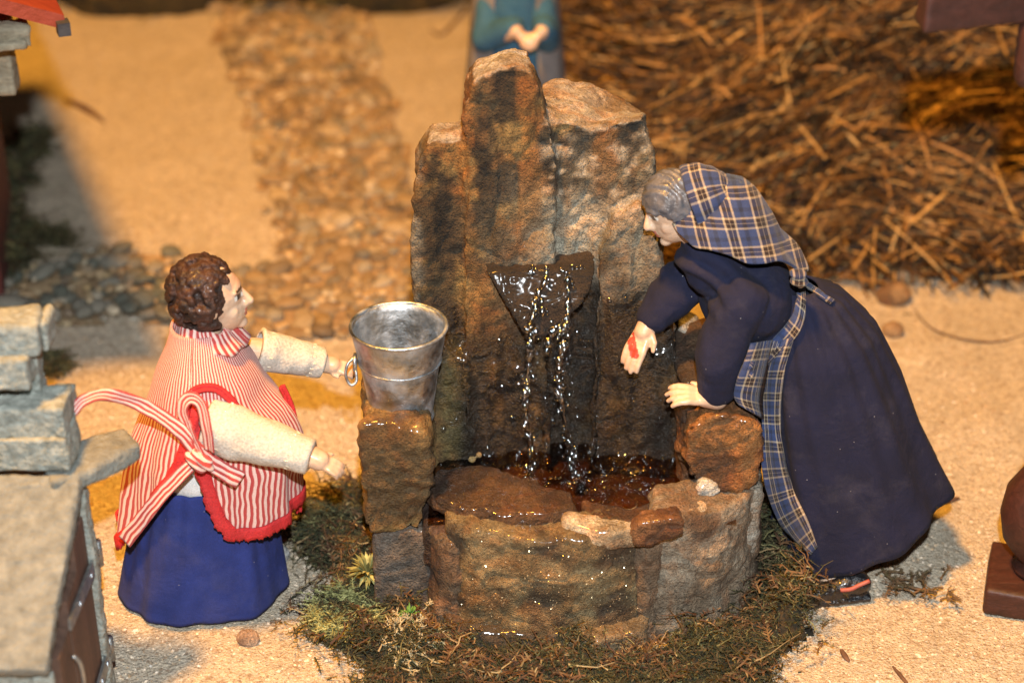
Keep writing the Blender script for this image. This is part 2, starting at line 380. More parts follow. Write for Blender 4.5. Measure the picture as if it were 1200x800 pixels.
# ------------------------------------------------------------------ the ground
PATH = [(240, -15), (262, 50), (285, 110), (305, 190), (325, 260), (335, 310), (250, 318), (200, 305), (140, 296), (90, 300), (60, 318), (20, 322), (5, 345), (12, 380), (60, 384), (110, 380), (160, 372), (210, 385), (300, 398), (400, 396), (500, 392), (496, 330), (486, 260), (472, 190), (452, 120), (436, 50), (425, -15)]
def ground_z(x, y):
    return .030 * noise.noise(Vector((x * .8, y * .8, 0))) + .018 * noise.noise(Vector((x * 3, y * 3, 4))) + .005 * noise.noise(Vector((x * 6.5, y * 6.5, 9))) + (.006 * noise.noise(Vector((x * 11, y * 11, 2))) if y < 2 else 0)
def build_ground():
    xs = np.concatenate([np.arange(-7, -2.4, .12), np.arange(-2.4, 2.4, .035), np.arange(2.4, 7.01, .12)])
    ys = np.concatenate([np.arange(-3.5, -1.6, .12), np.arange(-1.6, 2.2, .035), np.arange(2.2, 10, .12)])
    v = [(x, y, ground_z(x, y)) for y in ys for x in xs]; a, b = len(ys), len(xs)
    f = [(i * b + j, i * b + j + 1, (i + 1) * b + j + 1, (i + 1) * b + j) for i in range(a - 1) for j in range(b - 1)]
    o = put('sand_ground', me_from(v, f), 'sand', origin=(0, 0, 0)); tag(o, 'pale coarse sand covering the ground', kind='structure')
build_ground()
def on_ground(px, py):
    p = G(px, py, 0); p = G(px, py, ground_z(p.x, p.y)); return Vector((p.x, p.y, ground_z(p.x, p.y)))
OCTA = ([(1, 0, 0), (-1, 0, 0), (0, 1, 0), (0, -1, 0), (0, 0, 1), (0, 0, -1)], [(0, 2, 4), (2, 1, 4), (1, 3, 4), (3, 0, 4), (2, 0, 5), (1, 2, 5), (3, 1, 5), (0, 3, 5)])
def grit():
    rng = np.random.RandomState(3); vs = []; fs = []
    for k in range(16000):
        x = rng.uniform(-2.1, 2.1); y = -1.5 + 4.2 * rng.rand() ** 1.5
        z = ground_z(x, y); s = .0032 + .0055 * rng.rand() ** 3
        ang = rng.rand() * 6.28; ca, sa = math.cos(ang), math.sin(ang); e = .6 + rng.rand() * .7
        b = len(vs)
        for (a_, b_, c_) in OCTA[0]:
            X, Y, Z = a_ * s * 1.3, b_ * s * e, c_ * s * .8; vs.append((x + X * ca - Y * sa, y + X * sa + Y * ca, z + Z + s * .15))
        fs += [tuple(i + b for i in q) for q in OCTA[1]]
    o = put('sand_grit', me_from(vs, fs, smooth=False), 'grit'); tag(o, 'loose pale and brown grains lying over the sand', kind='stuff')
grit()

# pebble path: soil sheet with each stone its own child
def pebble_variant(s):
    bm = bmesh.new(); bmesh.ops.create_icosphere(bm, subdivisions=2, radius=1)
    for v in bm.verts:
        d = 1 + .22 * noise.noise(v.co * 1.3 + Vector((s * 9, 0, 0))) + .10 * noise.noise(v.co * 3 + Vector((s * 5, 3, 0))); v.co *= d
    me = bpy.data.meshes.new('stone'); bm.to_mesh(me); bm.free(); me.polygons.foreach_set('use_smooth', [True] * len(me.polygons)); return me
def build_path():
    rng = random.Random(5)
    g = [on_ground(x, y) for x, y in PATH]
    # soil sheet, fine grid inside the outline
    v = []; f = []; idx = {}; st = .09
    X0, X1 = -2.9, .2; Y0, Y1 = 1.0, 6.6; poly = [(p.x, p.y) for p in g]
    nx, ny = int((X1 - X0) / st), int((Y1 - Y0) / st)
    def vid(i, j):
        if (i, j) not in idx: idx[(i, j)] = len(v); x, y = X0 + i * st, Y0 + j * st; v.append((x, y, ground_z(x, y) + .004 + .006 * rng.random()))
        return idx[(i, j)]
    for j in range(ny):
        for i in range(nx):
            cx, cy = X0 + (i + .5) * st, Y0 + (j + .5) * st
            if inpoly(cx + .05 * math.sin(cy * 9), cy, poly): f.append((vid(i, j), vid(i + 1, j), vid(i + 1, j + 1), vid(i, j + 1)))
    path = put('pebble_path', me_from(v, f), 'path_soil', origin=(-1.4, 1.4, 0)); tag(path, 'winding path of loose brown and grey pebbles', kind='structure')
    mats = ['pebble', 'pebble_grey_shade']; var = [[], []]
    for s in range(10):
        for k in range(2): m = pebble_variant(s + k * 20); m.materials.append(M[mats[k]]); var[k].append(m)
    pts = []; tries = 0
    while len(pts) < 760 and tries < 60000:
        tries += 1
        x, y = rng.uniform(X0, X1), rng.uniform(Y0, Y1)
        if not inpoly(x, y, poly): continue
        r = rng.uniform(.026, .068)
        if any((x - a) ** 2 + (y - b) ** 2 < (.78 * (r + c)) ** 2 for a, b, c in pts): continue
        pts.append((x, y, r))
    pts.sort(key=lambda p: -p[2] / (p[1] + 6.4))
    big, small = pts[:300], pts[300:]
    po = wloc(path)
    def place(x, y, r):
        z = ground_z(x, y) + r * .22 + .006; pile = 1 if x < -1.62 and y < 2.4 else 0
        return Vector((x, y, z + pile * rng.random() * .05)), (rng.uniform(-.3, .3), rng.uniform(-.3, .3), rng.random() * 6.28), (r * rng.uniform(.95, 1.45), r * rng.uniform(.75, 1), r * rng.uniform(.42, .68)), pile
    for x, y, r in big:
        l, e, s, k = place(x, y, r); o = bpy.data.objects.new('stone', var[k][rng.randrange(10)]); COL.objects.link(o)
        o.parent = path; o.location = l - po; o.rotation_euler = e; o.scale = s
    mb = MB()
    extra = [(rng.uniform(X0, X1), rng.uniform(Y0, Y1), rng.uniform(.014, .026)) for _ in range(2600)]
    for x, y, r in small + [q for q in extra if inpoly(q[0] + rng.uniform(-.06, .06), q[1] + rng.uniform(-.06, .06), poly)]:
        l, e, s, k = place(x, y, r); m = var[0][rng.randrange(10)] if r > .022 else None
        mt = Matrix.LocRotScale(l, __import__('mathutils').Euler(e), Vector(s))
        if m: mb.add([mt @ q.co for q in m.vertices], [tuple(p.vertices) for p in m.polygons])
        else: mb.add([mt @ Vector(q) for q in OCTA[0]], OCTA[1])
    o = put('gravel', mb.mesh(), 'pebble_small', path, ); tag(o, kind='stuff')
build_path()

# ------------------------------------------------------------------ straw heap behind, dark moss bank at the back
def heap_z(x, y):
    base = 1.95 + .08 * math.sin(x * 2.1)
    e = sm(.22, .95, x + .10 * math.sin(y * 3)); h = max(0, y - base) * .62
    return min(2.3, h) * e + .10 * noise.noise(Vector((x * 1.7, y * 1.7, 3))) * min(1, h * 3) - .02
def build_straw():
    root = empty('straw_heap', (2.2, 3.2, 0)); tag(root, 'large heap of loose brown straw behind the fountain', kind='stuff')
    xs = np.arange(.15, 5.2, .06); ys = np.arange(1.5, 6.4, .06)
    v = [(x, y, heap_z(x, y)) for y in ys for x in xs]; a, b = len(ys), len(xs)
    f = [(i * b + j, i * b + j + 1, (i + 1) * b + j + 1, (i + 1) * b + j) for i in range(a - 1) for j in range(b - 1)]
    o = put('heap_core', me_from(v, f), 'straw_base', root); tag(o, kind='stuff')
    rng = np.random.RandomState(11); mb_v = []; mb_f = []
    def strand(p, d, L, r, nseg=4):
        side = Vector((rng.randn(), rng.randn(), rng.randn())).normalized(); bend = (rng.rand() - .5) * L * .18
        up = d.cross(side).normalized(); k0 = len(mb_v)
        for i in range(nseg + 1):
            t = i / nseg; c = p + d * (L * (t - .5)) + up * (bend * (t * (1 - t)) * 4); rr = r * (1 - .35 * abs(t - .5))
            for k in range(3):
                an = 2.09 * k; mb_v.append(c + (up * math.cos(an) + d.cross(up) * math.sin(an)) * rr)
        for i in range(nseg):
            for k in range(3): mb_f.append((k0 + i * 3 + k, k0 + i * 3 + (k + 1) % 3, k0 + i * 3 + 3 + (k + 1) % 3, k0 + i * 3 + 3 + k))
    n = 0
    while n < 18000:
        x = .25 + 4.3 * rng.rand(); y = 1.8 + 4.0 * rng.rand() ** 1.25; z = heap_z(x, y)
        if z < -.01 and rng.rand() > .12: continue
        h = noise.noise(Vector((x * .9, y * .9, 7)))
        an = -.12 + h * 1.1 + rng.randn() * .33 + (.0 if rng.rand() > .16 else 1.2)
        d = Vector((math.cos(an), math.sin(an) * .9, math.sin(an) * .45 + rng.randn() * .22)).normalized()
        strand(Vector((x, y, z + .02 + .10 * rng.rand())), d, .18 + .62 * rng.rand() ** 1.6, .0038 + .0085 * rng.rand() ** 2.2); n += 1
    # loose ones hanging over the front edge
    for k in range(520):
        x = .45 + 2.8 * rng.rand(); y = 1.72 + .4 * rng.rand(); d = Vector((rng.randn() * .6, rng.randn(), .1 + .5 * rng.rand())).normalized()
        strand(Vector((x, y, .04 + .12 * rng.rand())), d, .15 + .3 * rng.rand(), .005 + .005 * rng.rand())
    o = put('straw', me_from(mb_v, mb_f), 'straw', root); tag(o, kind='stuff')
    # the stalks that stand out singly
    for i, (a, b, Y, r) in enumerate([((985, 0), (893, 75), 2.6, .013), ((887, -10), (893, 76), 2.5, .012), ((980, 140), (1072, 206), 2.25, .012), ((1033, 190), (1046, 248), 2.15, .012), ((1010, 90), (940, 82), 2.7, .011), ((1085, 165), (1175, 216), 2.2, .012), ((1000, 237), (1138, 284), 2.0, .012), ((1070, 140), (1090, 198), 2.3, .010), ((790, 20), (835, 52), 2.9, .013), ((830, 100), (862, 122), 2.6, .012), ((705, 50), (760, 52), 3.2, .014)]):
        Yz = [Y, Y]; P = []
        for (px, py) in (a, b):
            t = 1.0   # march along the sight line to the heap surface
            for s in range(400):
                q = CAM + ray(px, py) * (7.5 + s * .015)
                if q.z < heap_z(q.x, q.y) + .12: break
            P.append(q)
        mid = (P[0] + P[1]) / 2 + Vector((0, 0, .03)); v, f = tube(spline([P[0], mid, P[1]], 4), r * .72, 5)
        o = put('straw_stalk', me_from(v, f), 'straw_light'); tag(o, STALK_L[i], 'straw', 'single straw stalks on the heap')
STALK_L = ['long pale stalk slanting down from the top edge of the straw heap', 'upright pale stalk on the heap above the old woman', 'bright orange stalk slanting across the middle of the straw heap', 'short upright stalk touching the bright slanting stalk', 'pale stalk lying level high on the right of the heap', 'straight stalk slanting at the far right of the heap', 'long low stalk near the foot of the heap, right of the old woman', 'short steep stalk in the middle right of the heap', 'thick short stalk at the upper left of the heap', 'small pale stalk right of the fountain slab top', 'pale level stalk at the left end of the heap by the blue figure']
M['straw_light'] = m_simple('straw_light', (.32, .16, .05), (.46, .27, .10), 12, .6, .003, 40)
build_straw()
def strands(name, pts_fn, n, mat, seed, size=(.03, .08), leaves=6, parent=None, flat=.5):
    """feathery moss sprigs: a bent stem with small side leaves"""
    rng = np.random.RandomState(seed); vs = []; fs = []
    for k in range(n):
        p = pts_fn(rng); 
        if p is None: continue
        L = size[0] + (size[1] - size[0]) * rng.rand() ** 1.5
        d = Vector((rng.randn(), rng.randn(), rng.randn() * flat + .25)).normalized(); sd = d.cross(Vector((0, 0, 1))).normalized(); up = sd.cross(d)
        cur = rng.randn() * 1.1; pts = []
        for i in range(5):
            t = i / 4; pts.append(p + d * (L * t) + up * (-L * .5 * t * t * rng.rand()) + sd * (cur * L * t * t))
        r = L * .035 + .0015
        b = len(vs)
        for i, q in enumerate(pts):
            rr = r * (1 - .7 * i / 4); vs += [q + sd * rr, q - sd * rr, q + up * rr * 1.4]
        for i in range(4):
            for m in range(3): fs.append((b + i * 3 + m, b + i * 3 + (m + 1) % 3, b + i * 3 + 3 + (m + 1) % 3, b + i * 3 + 3 + m))
        for m in range(leaves):
            t = .15 + .8 * m / leaves; i = int(t * 4); q = pts[i].lerp(pts[min(4, i + 1)], t * 4 - i)
            s = 1 if m % 2 else -1; ld = (sd * s + d * .7 + up * rng.randn() * .5).normalized() * L * (.42 - .2 * t) ; wv = d * L * .05
            b = len(vs); vs += [q - wv, q + wv, q + ld * .6 + wv + up * .002, q + ld]
            fs.append((b, b + 1, b + 2, b + 3))
    me = me_from(vs, fs, smooth=False); return put(name, me, mat, parent)
def moss_bank():
    root = empty('moss_bank', (-1.3, 6.1, 0)); tag(root, 'dark brown moss bank along the back edge of the sand', kind='stuff')
    mb = MB(); rng = random.Random(2)
    for k in range(60):
        x = -4.3 + 6.0 * k / 60; yb = interp(x, [-4, -2.9, -2.7, -2.3, -1.9, -1.5, -.9, -.4, 1], [6.3, 5.95, 5.65, 5.62, 5.85, 5.95, 5.7, 5.95, 6.2])
        mb.add(*ellipsoid((x, yb + .12 + rng.random() * .1, .05), ((.18 + rng.random() * .1, 0, 0), (0, .4, 0), (0, 0, .22 + rng.random() * .18)), 12, 8))
    o = put('bank', displace(remesh(mb, .06, 1), lambda p, n: .06 * fbm(p, 4, 3)), 'moss_dark', root); tag(o, kind='stuff')
    strands('bank_moss', lambda r: Vector((-4.2 + 5.8 * r.rand(), 5.45 + .6 * r.rand(), .05 + .3 * r.rand())), 1500, 'moss', 5, (.08, .2), 5, root)['kind'] = 'stuff'
moss_bank()

# ------------------------------------------------------------------ the stone fountain
FT = empty('stone_fountain', (.1, -.5, 0), 'rough brown stone fountain with tall back slab, water trickling into its basin', 'fountain')
def rock_px(poly, Y, thick, lean=0.0, back_shrink=.03):
    """closed outline in the plane Y (front face), thickened away from the camera"""
    P = [V(x, y, Y) for x, y in poly]; z0 = min(p.z for p in P)
    fr = [p + Vector((0, lean * (p.z - z0), 0)) for p in P]; c = sum(fr, Vector()) / len(fr)
    bk = [c + (p - c) * (1 - back_shrink) + Vector((0, thick, 0)) for p in fr]
    return prism(fr, bk)
def rock_plan(poly, z0, z1, taper=0.0):
    """outline given by photo pixels lying at height z1, extruded down to z0"""
    P = [G(x, y, z1) for x, y in poly]; c = sum(P, Vector()) / len(P)
    top = [c + (p - c) * (1 - taper) for p in P]; bot = [Vector((p.x, p.y, z0)) for p in P]
    return prism(bot, top)
def add_rock(name, vfs, cols, wet=0, seed=0, voxel=.013, amp=1, smooth=3, strata=None, mat='rock', label=None, f=5):
    me = rockmesh(vfs, voxel, smooth, amp, seed, strata); rockpaint(me, cols, wet, seed, f)
    o = put(name, me, mat, FT); 
    if label: o['label'] = label
    return o
# back slab: three lobes of one stone
SY = -.44
def build_slab():
    lf = lambda poly, Y, t: rock_px(poly, Y, t, .13)
    def right_lobe():
        F = [(624, 600), (630, 260), (628, 136), (655, 142), (692, 150), (735, 142), (756, 134), (767, 190), (771, 300), (782, 360), (797, 420), (800, 600)]
        B = [(630, 560), (634, 240), (632, 98), (650, 88), (690, 94), (735, 116), (754, 128), (763, 180), (766, 280), (776, 340), (790, 400), (792, 560)]
        lean = lambda p, y0: p + Vector((0, .13 * p.z, 0))
        fr = [lean(V(x, y, SY), 0) for x, y in F]; fr = [V(x, y, q.y) for (x, y), q in zip(F, fr)]
        bk = [V(x, y, q.y + .40) for (x, y), q in zip(B, fr)]
        return prism(fr, bk)
    lobes = [
        lf([(484, 600), (486, 400), (483, 260), (485, 222), (494, 196), (506, 190), (545, 190), (560, 230), (570, 600)], SY + .02, .20),
        lf([(540, 600), (543, 300), (538, 180), (545, 148), (552, 126), (578, 112), (604, 106), (622, 112), (634, 140), (652, 190), (648, 600)], SY - .02, .22),
        right_lobe(),
        lf([(690, 600), (700, 330), (722, 278), (752, 262), (772, 300), (785, 360), (798, 420), (800, 600)], SY - .03, .3),
        lf([(486, 600), (488, 420), (505, 410), (545, 440), (560, 560), (560, 600)], SY - .06, .2),
    ]
    mb = MB()
    for v, f in lobes: mb.add(v, f)
    me = remesh(mb, .012, 4)
    def d(p, n):
        q = p + Vector((3, 1, 5)); vq = Vector((q.x * 1.6, q.y, q.z * .7))
        vd = noise.voronoi(Vector((q.x * 5, q.y * 5, q.z * 2.6)))[0]; r = .016 * (vd[0] - .4) - .008 * sm(.06, 0, vd[1] - vd[0]) + .017 * fbm(vq, 3.5, 3) + .012 * fbm(vq, 11, 4) + .007 * fbm(q, 36, 3) - .02 * max(0, .2 - abs(noise.noise(vq * 4.5))) * 4
        # hollow worn by the water
        hx = math.exp(-((p.x - .12) / .30) ** 2) * sm(1.15, .95, p.z); 
        if n.y < -.3: r -= .03 * hx
        if p.z > 1.2 and n.z > .3: r *= .5
        return r
    displace(me, d)
    def fn(p, n):
        q = p + Vector((3, 1, 5)); a = .5 + fbm(q, 4, 5); b = .5 + fbm(q + Vector((7, 7, 7)), 7, 5); e = .5 + fbm(Vector((q.x * 9, q.y, q.z * 2)), 1, 4)
        ochre, brown, dark, grey, pale = (.27, .175, .060), (.105, .068, .030), (.017, .014, .010), (.26, .245, .19), (.60, .55, .48)
        c = c3(brown, ochre, sm(.35, .75, a)); c = c3(c, dark, sm(.46, .70, b) * .9)
        g = math.exp(-((p.x - .27) / .22) ** 2 - ((p.z - 1.25) / .24) ** 2); c = c3(c, c3(grey, (.50, .45, .34), b), min(1, g * 1.6) * sm(.1, .5, a + .2))
        gl = math.exp(-((p.x - .02) / .10) ** 2 - ((p.z - 1.12) / .2) ** 2); c = c3(c, (.25, .235, .165), gl * .6)
        # dark band below the right-hand cap
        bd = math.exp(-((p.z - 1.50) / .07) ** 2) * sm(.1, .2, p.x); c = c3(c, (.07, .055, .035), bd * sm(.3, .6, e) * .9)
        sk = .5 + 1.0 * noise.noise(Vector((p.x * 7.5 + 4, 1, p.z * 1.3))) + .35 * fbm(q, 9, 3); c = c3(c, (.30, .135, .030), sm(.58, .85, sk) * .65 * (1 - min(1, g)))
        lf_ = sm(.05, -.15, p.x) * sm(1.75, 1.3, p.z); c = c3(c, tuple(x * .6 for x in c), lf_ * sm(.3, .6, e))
        lo = sm(1.24, 1.0, p.z + .20 * fbm(q, 4, 3) + .12 * abs(p.x - .15)) * sm(-.34, -.2, p.x + .04 * math.sin(p.z * 9))
        wet = lo; dk = c3((.026, .017, .010), (.15, .080, .024), sm(.52, .82, a) * .8); dk = c3(dk, (.008, .006, .005), sm(.4, .8, e) * .8)
        c = c3(c, dk, lo * .96)
        # mossy ochre upright at the left of the hollow
        lg = math.exp(-((p.x + .24) / .05) ** 2) * sm(.95, .8, p.z) * sm(.42, .5, p.z); c = c3(c, (.19, .15, .055), lg * .8)
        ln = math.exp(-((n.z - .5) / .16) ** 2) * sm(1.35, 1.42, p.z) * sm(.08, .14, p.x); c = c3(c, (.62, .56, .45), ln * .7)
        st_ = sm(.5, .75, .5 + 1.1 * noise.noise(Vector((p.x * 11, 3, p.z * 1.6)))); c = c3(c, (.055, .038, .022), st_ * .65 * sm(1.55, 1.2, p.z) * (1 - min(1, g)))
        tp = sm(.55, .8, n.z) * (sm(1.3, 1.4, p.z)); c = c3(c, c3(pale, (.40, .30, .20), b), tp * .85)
        ed = sm(-.30, -.36, p.x); c = c3(c, (.40, .36, .27), ed * .6 * sm(.4, .6, b))
        rt = sm(.44, .52, p.x) * sm(1.0, 1.1, p.z); c = c3(c, (.33, .29, .22), rt * .6)
        return tuple(x * .74 for x in c) + (wet * .85,)
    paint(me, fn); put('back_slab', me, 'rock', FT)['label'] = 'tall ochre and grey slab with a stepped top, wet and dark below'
build_slab()
RB = ((.10, .045, .016), (.21, .095, .03), (.04, .022, .011))
OC = ((.19, .115, .035), (.27, .17, .06), (.10, .06, .022))
# left arm
add_rock('stone', [rock_px([(420, 500), (425, 540), (428, 612), (440, 622), (490, 622), (500, 612), (506, 560), (500, 505), (470, 498), (440, 496)], -.80, .52)], OC, .35, 3, strata=.0025, label='tall ochre stone on which the bucket stands')
add_rock('mortar', [rock_px([(436, 622), (440, 740), (510, 748), (516, 620)], -.79, .42)], ((.115, .098, .08), (.155, .13, .105), (.08, .066, .055)), .1, 4, amp=.35, label='smooth grey mortar block under the left arm')
add_rock('stone', [rock_px([(494, 612), (496, 662), (520, 668), (532, 650), (528, 606)], -.82, .14)], ((.05, .022, .012), (.10, .045, .022), (.03, .015, .01)), .6, 5, amp=.5, label='small dark red stone beside the grey mortar')
# mortar core and basin floor
core = [G(505, 735, 0) + Vector((.02, .08, 0)), G(600, 745, 0) + Vector((0, .09, 0)), G(740, 745, 0) + Vector((0, .09, 0)), G(850, 715, 0) + Vector((-.03, .09, 0)), G(880, 690, 0) + Vector((-.05, .06, 0)), Vector((.78, -.5, 0)), Vector((.78, -.15, 0)), Vector((-.3, -.15, 0)), Vector((-.3, -.6, 0))]
add_rock('basin_core', [prism([p + Vector((0, 0, -.05)) for p in core], [Vector((p.x, p.y, .37)) for p in core])], ((.12, .07, .04), (.17, .10, .055), (.06, .035, .02)), .4, 6, voxel=.02, amp=.7)
# front stones
def curved(front_px, z1, depth, inset=.04, z0=-.05):
    fr = [G(x, y, 0) for x, y in front_px]; bk = [p + Vector((0, depth, 0)) for p in fr[::-1]]
    bot = [Vector((p.x, p.y, z0)) for p in fr + bk]; top = [Vector((p.x, p.y + (inset if i < len(fr) else 0), z1)) for i, p in enumerate(bot)]
    return prism(bot, top)
add_rock('stone', [curved([(498, 715), (512, 742), (530, 748), (545, 745)], .40, .2)], ((.13, .085, .05), (.20, .125, .07), (.07, .04, .024)), .25, 8, amp=.8)
add_rock('stone', [curved([(528, 742), (560, 756), (620, 766), (680, 766), (725, 760), (748, 752)], .47, .22, .05)], ((.155, .105, .046), (.24, .175, .085), (.075, .05, .026)), .3, 9, amp=.75, strata=.003, mat='rock_mica', f=7, label='broad golden brown front stone with glittering mica')
add_rock('stone', [curved([(764, 750), (800, 750), (838, 742), (868, 722), (884, 700), (886, 670)], .51, .26, .05)], ((.19, .135, .085), (.28, .23, .165), (.10, .06, .034)), .12, 10, amp=.8, label='pale pinkish stone at the right of the basin front')
add_rock('stone', [curved([(744, 752), (756, 756), (770, 750)], .44, .16, .04)], ((.15, .10, .06), (.19, .13, .08), (.09, .055, .03)), .2, 11, amp=.6)
add_rock('stone', [curved([(640, 772), (700, 780), (760, 768)], .10, .14, .03)], ((.14, .11, .07), (.22, .16, .09), (.09, .07, .045)), .4, 12, amp=.9)
add_rock('stone', [curved([(520, 758), (570, 772), (630, 772)], .09, .14, .03)], ((.12, .08, .05), (.18, .12, .07), (.07, .05, .03)), .4, 13, amp=.9)
# rim stones
add_rock('stone', [rock_plan([(497, 560), (515, 547), (560, 546), (620, 560), (668, 576), (674, 594), (640, 602), (590, 602), (540, 594), (505, 580)], .44, .52)], ((.060, .030, .014), (.11, .055, .022), (.03, .016, .01)), .6, 14, amp=.7, label='flat wet reddish stone lying on the left of the rim')
add_rock('mortar', [rock_plan([(660, 598), (740, 610), (800, 594), (828, 574), (842, 580), (824, 600), (790, 614), (700, 624), (664, 612)], .42, .50)], ((.34, .26, .16), (.56, .46, .32), (.13, .06, .025)), .5, 15, amp=.5, label='whitish stained mortar along the basin rim')
add_rock('mortar', [rock_plan([(680, 584), (740, 594), (800, 574), (815, 560), (835, 566), (822, 586), (780, 606), (700, 612)], .42, .475)], ((.07, .032, .014), (.13, .06, .022), (.035, .018, .01)), .6, 16, amp=.4)
add_rock('stone', [rock_px([(738, 624), (752, 612), (796, 606), (802, 612), (800, 626), (760, 640), (744, 636)], -1.0, .08)], ((.17, .072, .026), (.24, .11, .04), (.10, .04, .016)), .4, 17, voxel=.009, amp=.5, label='small orange brown wedge stone under the rim')
# right arm
add_rock('stone', [rock_px([(806, 506), (800, 540), (806, 562), (836, 572), (866, 574), (884, 560), (892, 530), (890, 498), (862, 486), (826, 488)], -.74, .36)], ((.17, .070, .020), (.27, .12, .034), (.07, .032, .014)), .45, 18, amp=1.2, label='rough rust brown stone under the old woman\'s hand')
add_rock('stone', [rock_px([(798, 448), (800, 490), (880, 490), (884, 446), (850, 440)], -.56, .42)], ((.055, .034, .02), (.10, .055, .026), (.03, .02, .014)), .3, 19, amp=.8)
add_rock('stone', [rock_px([(795, 600), (800, 480), (815, 470), (826, 600)], -.60, .3)], ((.14, .06, .018), (.2, .09, .03), (.05, .026, .014)), .6, 20, amp=.8)
add_rock('mortar', [rock_px([(818, 572), (826, 565), (838, 567), (844, 576), (834, 582), (822, 580)], -.77, .12)], ((.50, .48, .42), (.62, .60, .54), (.35, .32, .26)), .5, 21, voxel=.009, amp=.6, label='lump of white mortar under the rust brown stone')
add_rock('stone', [rock_px([(792, 396), (800, 386), (816, 392), (836, 420), (836, 470), (798, 470)], -.22, .16)], ((.44, .41, .34), (.54, .50, .42), (.26, .24, .19)), 0, 22, amp=.8, label='pale stone wedged behind the right arm')
add_rock('stone', [rock_px([(868, 700), (886, 640), (890, 575), (870, 565), (850, 570), (840, 700)], -.72, .22)], ((.31, .27, .21), (.42, .38, .31), (.20, .14, .09)), .1, 24, amp=.8)
# spout stone: a wedge leaning out of the slab
sp = [V(568, 320, -.375), V(640, 318, -.37), V(698, 320, -.375), V(690, 340, -.405), V(676, 362, -.44), V(640, 394, -.48), V(620, 400, -.49), V(598, 364, -.44)]
add_rock('spout_stone', [prism([p + Vector((0, 0, 0)) for p in sp], [p + Vector((0, .14, .03)) for p in sp])], ((.016, .011, .008), (.034, .021, .012), (.009, .007, .006)), .12, 25, voxel=.008, amp=.35, label='dark wet wedge stone from which the water runs')
# water
def build_water():
    zt = .447; xs = np.linspace(-.30, .80, 90); ys = np.linspace(-.86, -.26, 60)
    v = [(x, y, zt + .0035 * noise.noise(Vector((x * 16, y * 16, 1))) + .004 * math.sin(22 * math.hypot(x - .04, y + .55)) * math.exp(-5 * math.hypot(x - .04, y + .55))) for y in ys for x in xs]
    a, b = len(ys), len(xs); f = [(i * b + j, i * b + j + 1, (i + 1) * b + j + 1, (i + 1) * b + j) for i in range(a - 1) for j in range(b - 1)]
    put('water_surface', me_from(v, f), 'water', FT)['label'] = 'shallow water in the basin'
    rng = random.Random(8)
    def stream(pts, r, name='water_trickle'):
        P = spline(pts, 14); n = len(P); P = [p + Vector((.006 * noise.noise(p * 30), .004 * noise.noise(p * 25), 0)) for p in P]
        v, f = tube(P, lambda t: r * (.6 + .9 * abs(noise.noise(Vector((t * 14, r * 90, 2)))) + .3 * math.sin(t * 40)), 10); put(name, me_from(v, f), 'drop', FT)
        return P
    s1 = stream([V(640, 322, -.39), V(630, 350, -.44), V(624, 376, -.50), V(622, 396, -.56), V(620, 430, -.56), V(616, 480, -.56), V(622, 530, -.565), V(620, 566, -.57)], .0125)
    s2 = stream([V(668, 326, -.39), V(666, 350, -.44), V(664, 374, -.49), V(660, 400, -.54), V(655, 440, -.54), V(660, 480, -.54), V(668, 530, -.54), V(672, 556, -.55)], .010)
    s3 = stream([V(662, 372, -.53), V(648, 392, -.53), V(640, 410, -.53)], .006)
    drops = MB()
    bv = bvh_of(*[o for o in FT.children if o.name.startswith(('back_slab', 'spout'))])
    def drop(px, py, r, off=.0):
        d = ray(px, py); h = bv.ray_cast(CAM, d)
        p = h[0] if h[0] else V(px, py, -.45)
        nn = -d + Vector((0, 0, .08)); nn.normalize(); a = Vector((1, 0, 0)); b = nn.cross(a).normalized(); a = b.cross(nn)
        drops.add(*ellipsoid(p - d * (off + r * .2), (a * r * rng.uniform(.8, 1.1), b * r * rng.uniform(.9, 1.6), nn * r * .42), 14, 8))
    for S, n in ((s1, 105), (s2, 90), (s3, 16)):
        for k in range(n):
            p = S[rng.randrange(len(S))]; 
            if p.z > 1.08 and rng.random() < .7: continue
            r = rng.uniform(.005, .015); q = p + Vector((rng.gauss(0, .010), -.012, rng.gauss(0, .008))); nn = (CAM - q).normalized(); b = nn.cross(Vector((1, 0, 0))).normalized()
            drops.add(*ellipsoid(q, (Vector((1, 0, 0)) * r, b * r * 1.3, nn * r * .5), 14, 8))
    for x0, y0, sx, sy, n in ((626, 318, 4, 3, 5), (668, 317, 14, 2, 10), (640, 405, 22, 12, 22), (615, 440, 10, 40, 26), (658, 430, 10, 40, 22), (650, 540, 40, 18, 40), (720, 545, 45, 8, 30), (770, 544, 18, 3, 10), (560, 540, 30, 8, 8), (690, 500, 40, 30, 14), (540, 470, 30, 60, 10), (690, 380, 20, 30, 6)):
        for k in range(n): drop(rng.gauss(x0, sx), rng.gauss(y0, sy), rng.uniform(.004, .0125))
    # drops and splashes on the basin water and the wet rim
    for k in range(70):
        px, py = rng.gauss(680, 60), rng.gauss(566, 9); q = G(px, py, zt + .003); r = rng.uniform(.004, .010)
        drops.add(*ellipsoid(q, ((r, 0, 0), (0, r, 0), (0, 0, r * .5)), 12, 6))
    o = put('water_drops', drops.mesh(), 'drop', FT); tag(o, kind='stuff')
build_water()
# two small golden crumbs by the water
add_rock('pebble', [ellipsoid(V(553, 538, -.53), ((.016, 0, 0), (0, .014, 0), (0, 0, .014))), ellipsoid(V(561, 533, -.53), ((.013, 0, 0), (0, .012, 0), (0, 0, .013)))], ((.5, .34, .12), (.6, .45, .2), (.4, .25, .1)), .6, 26, voxel=.004, amp=.1)

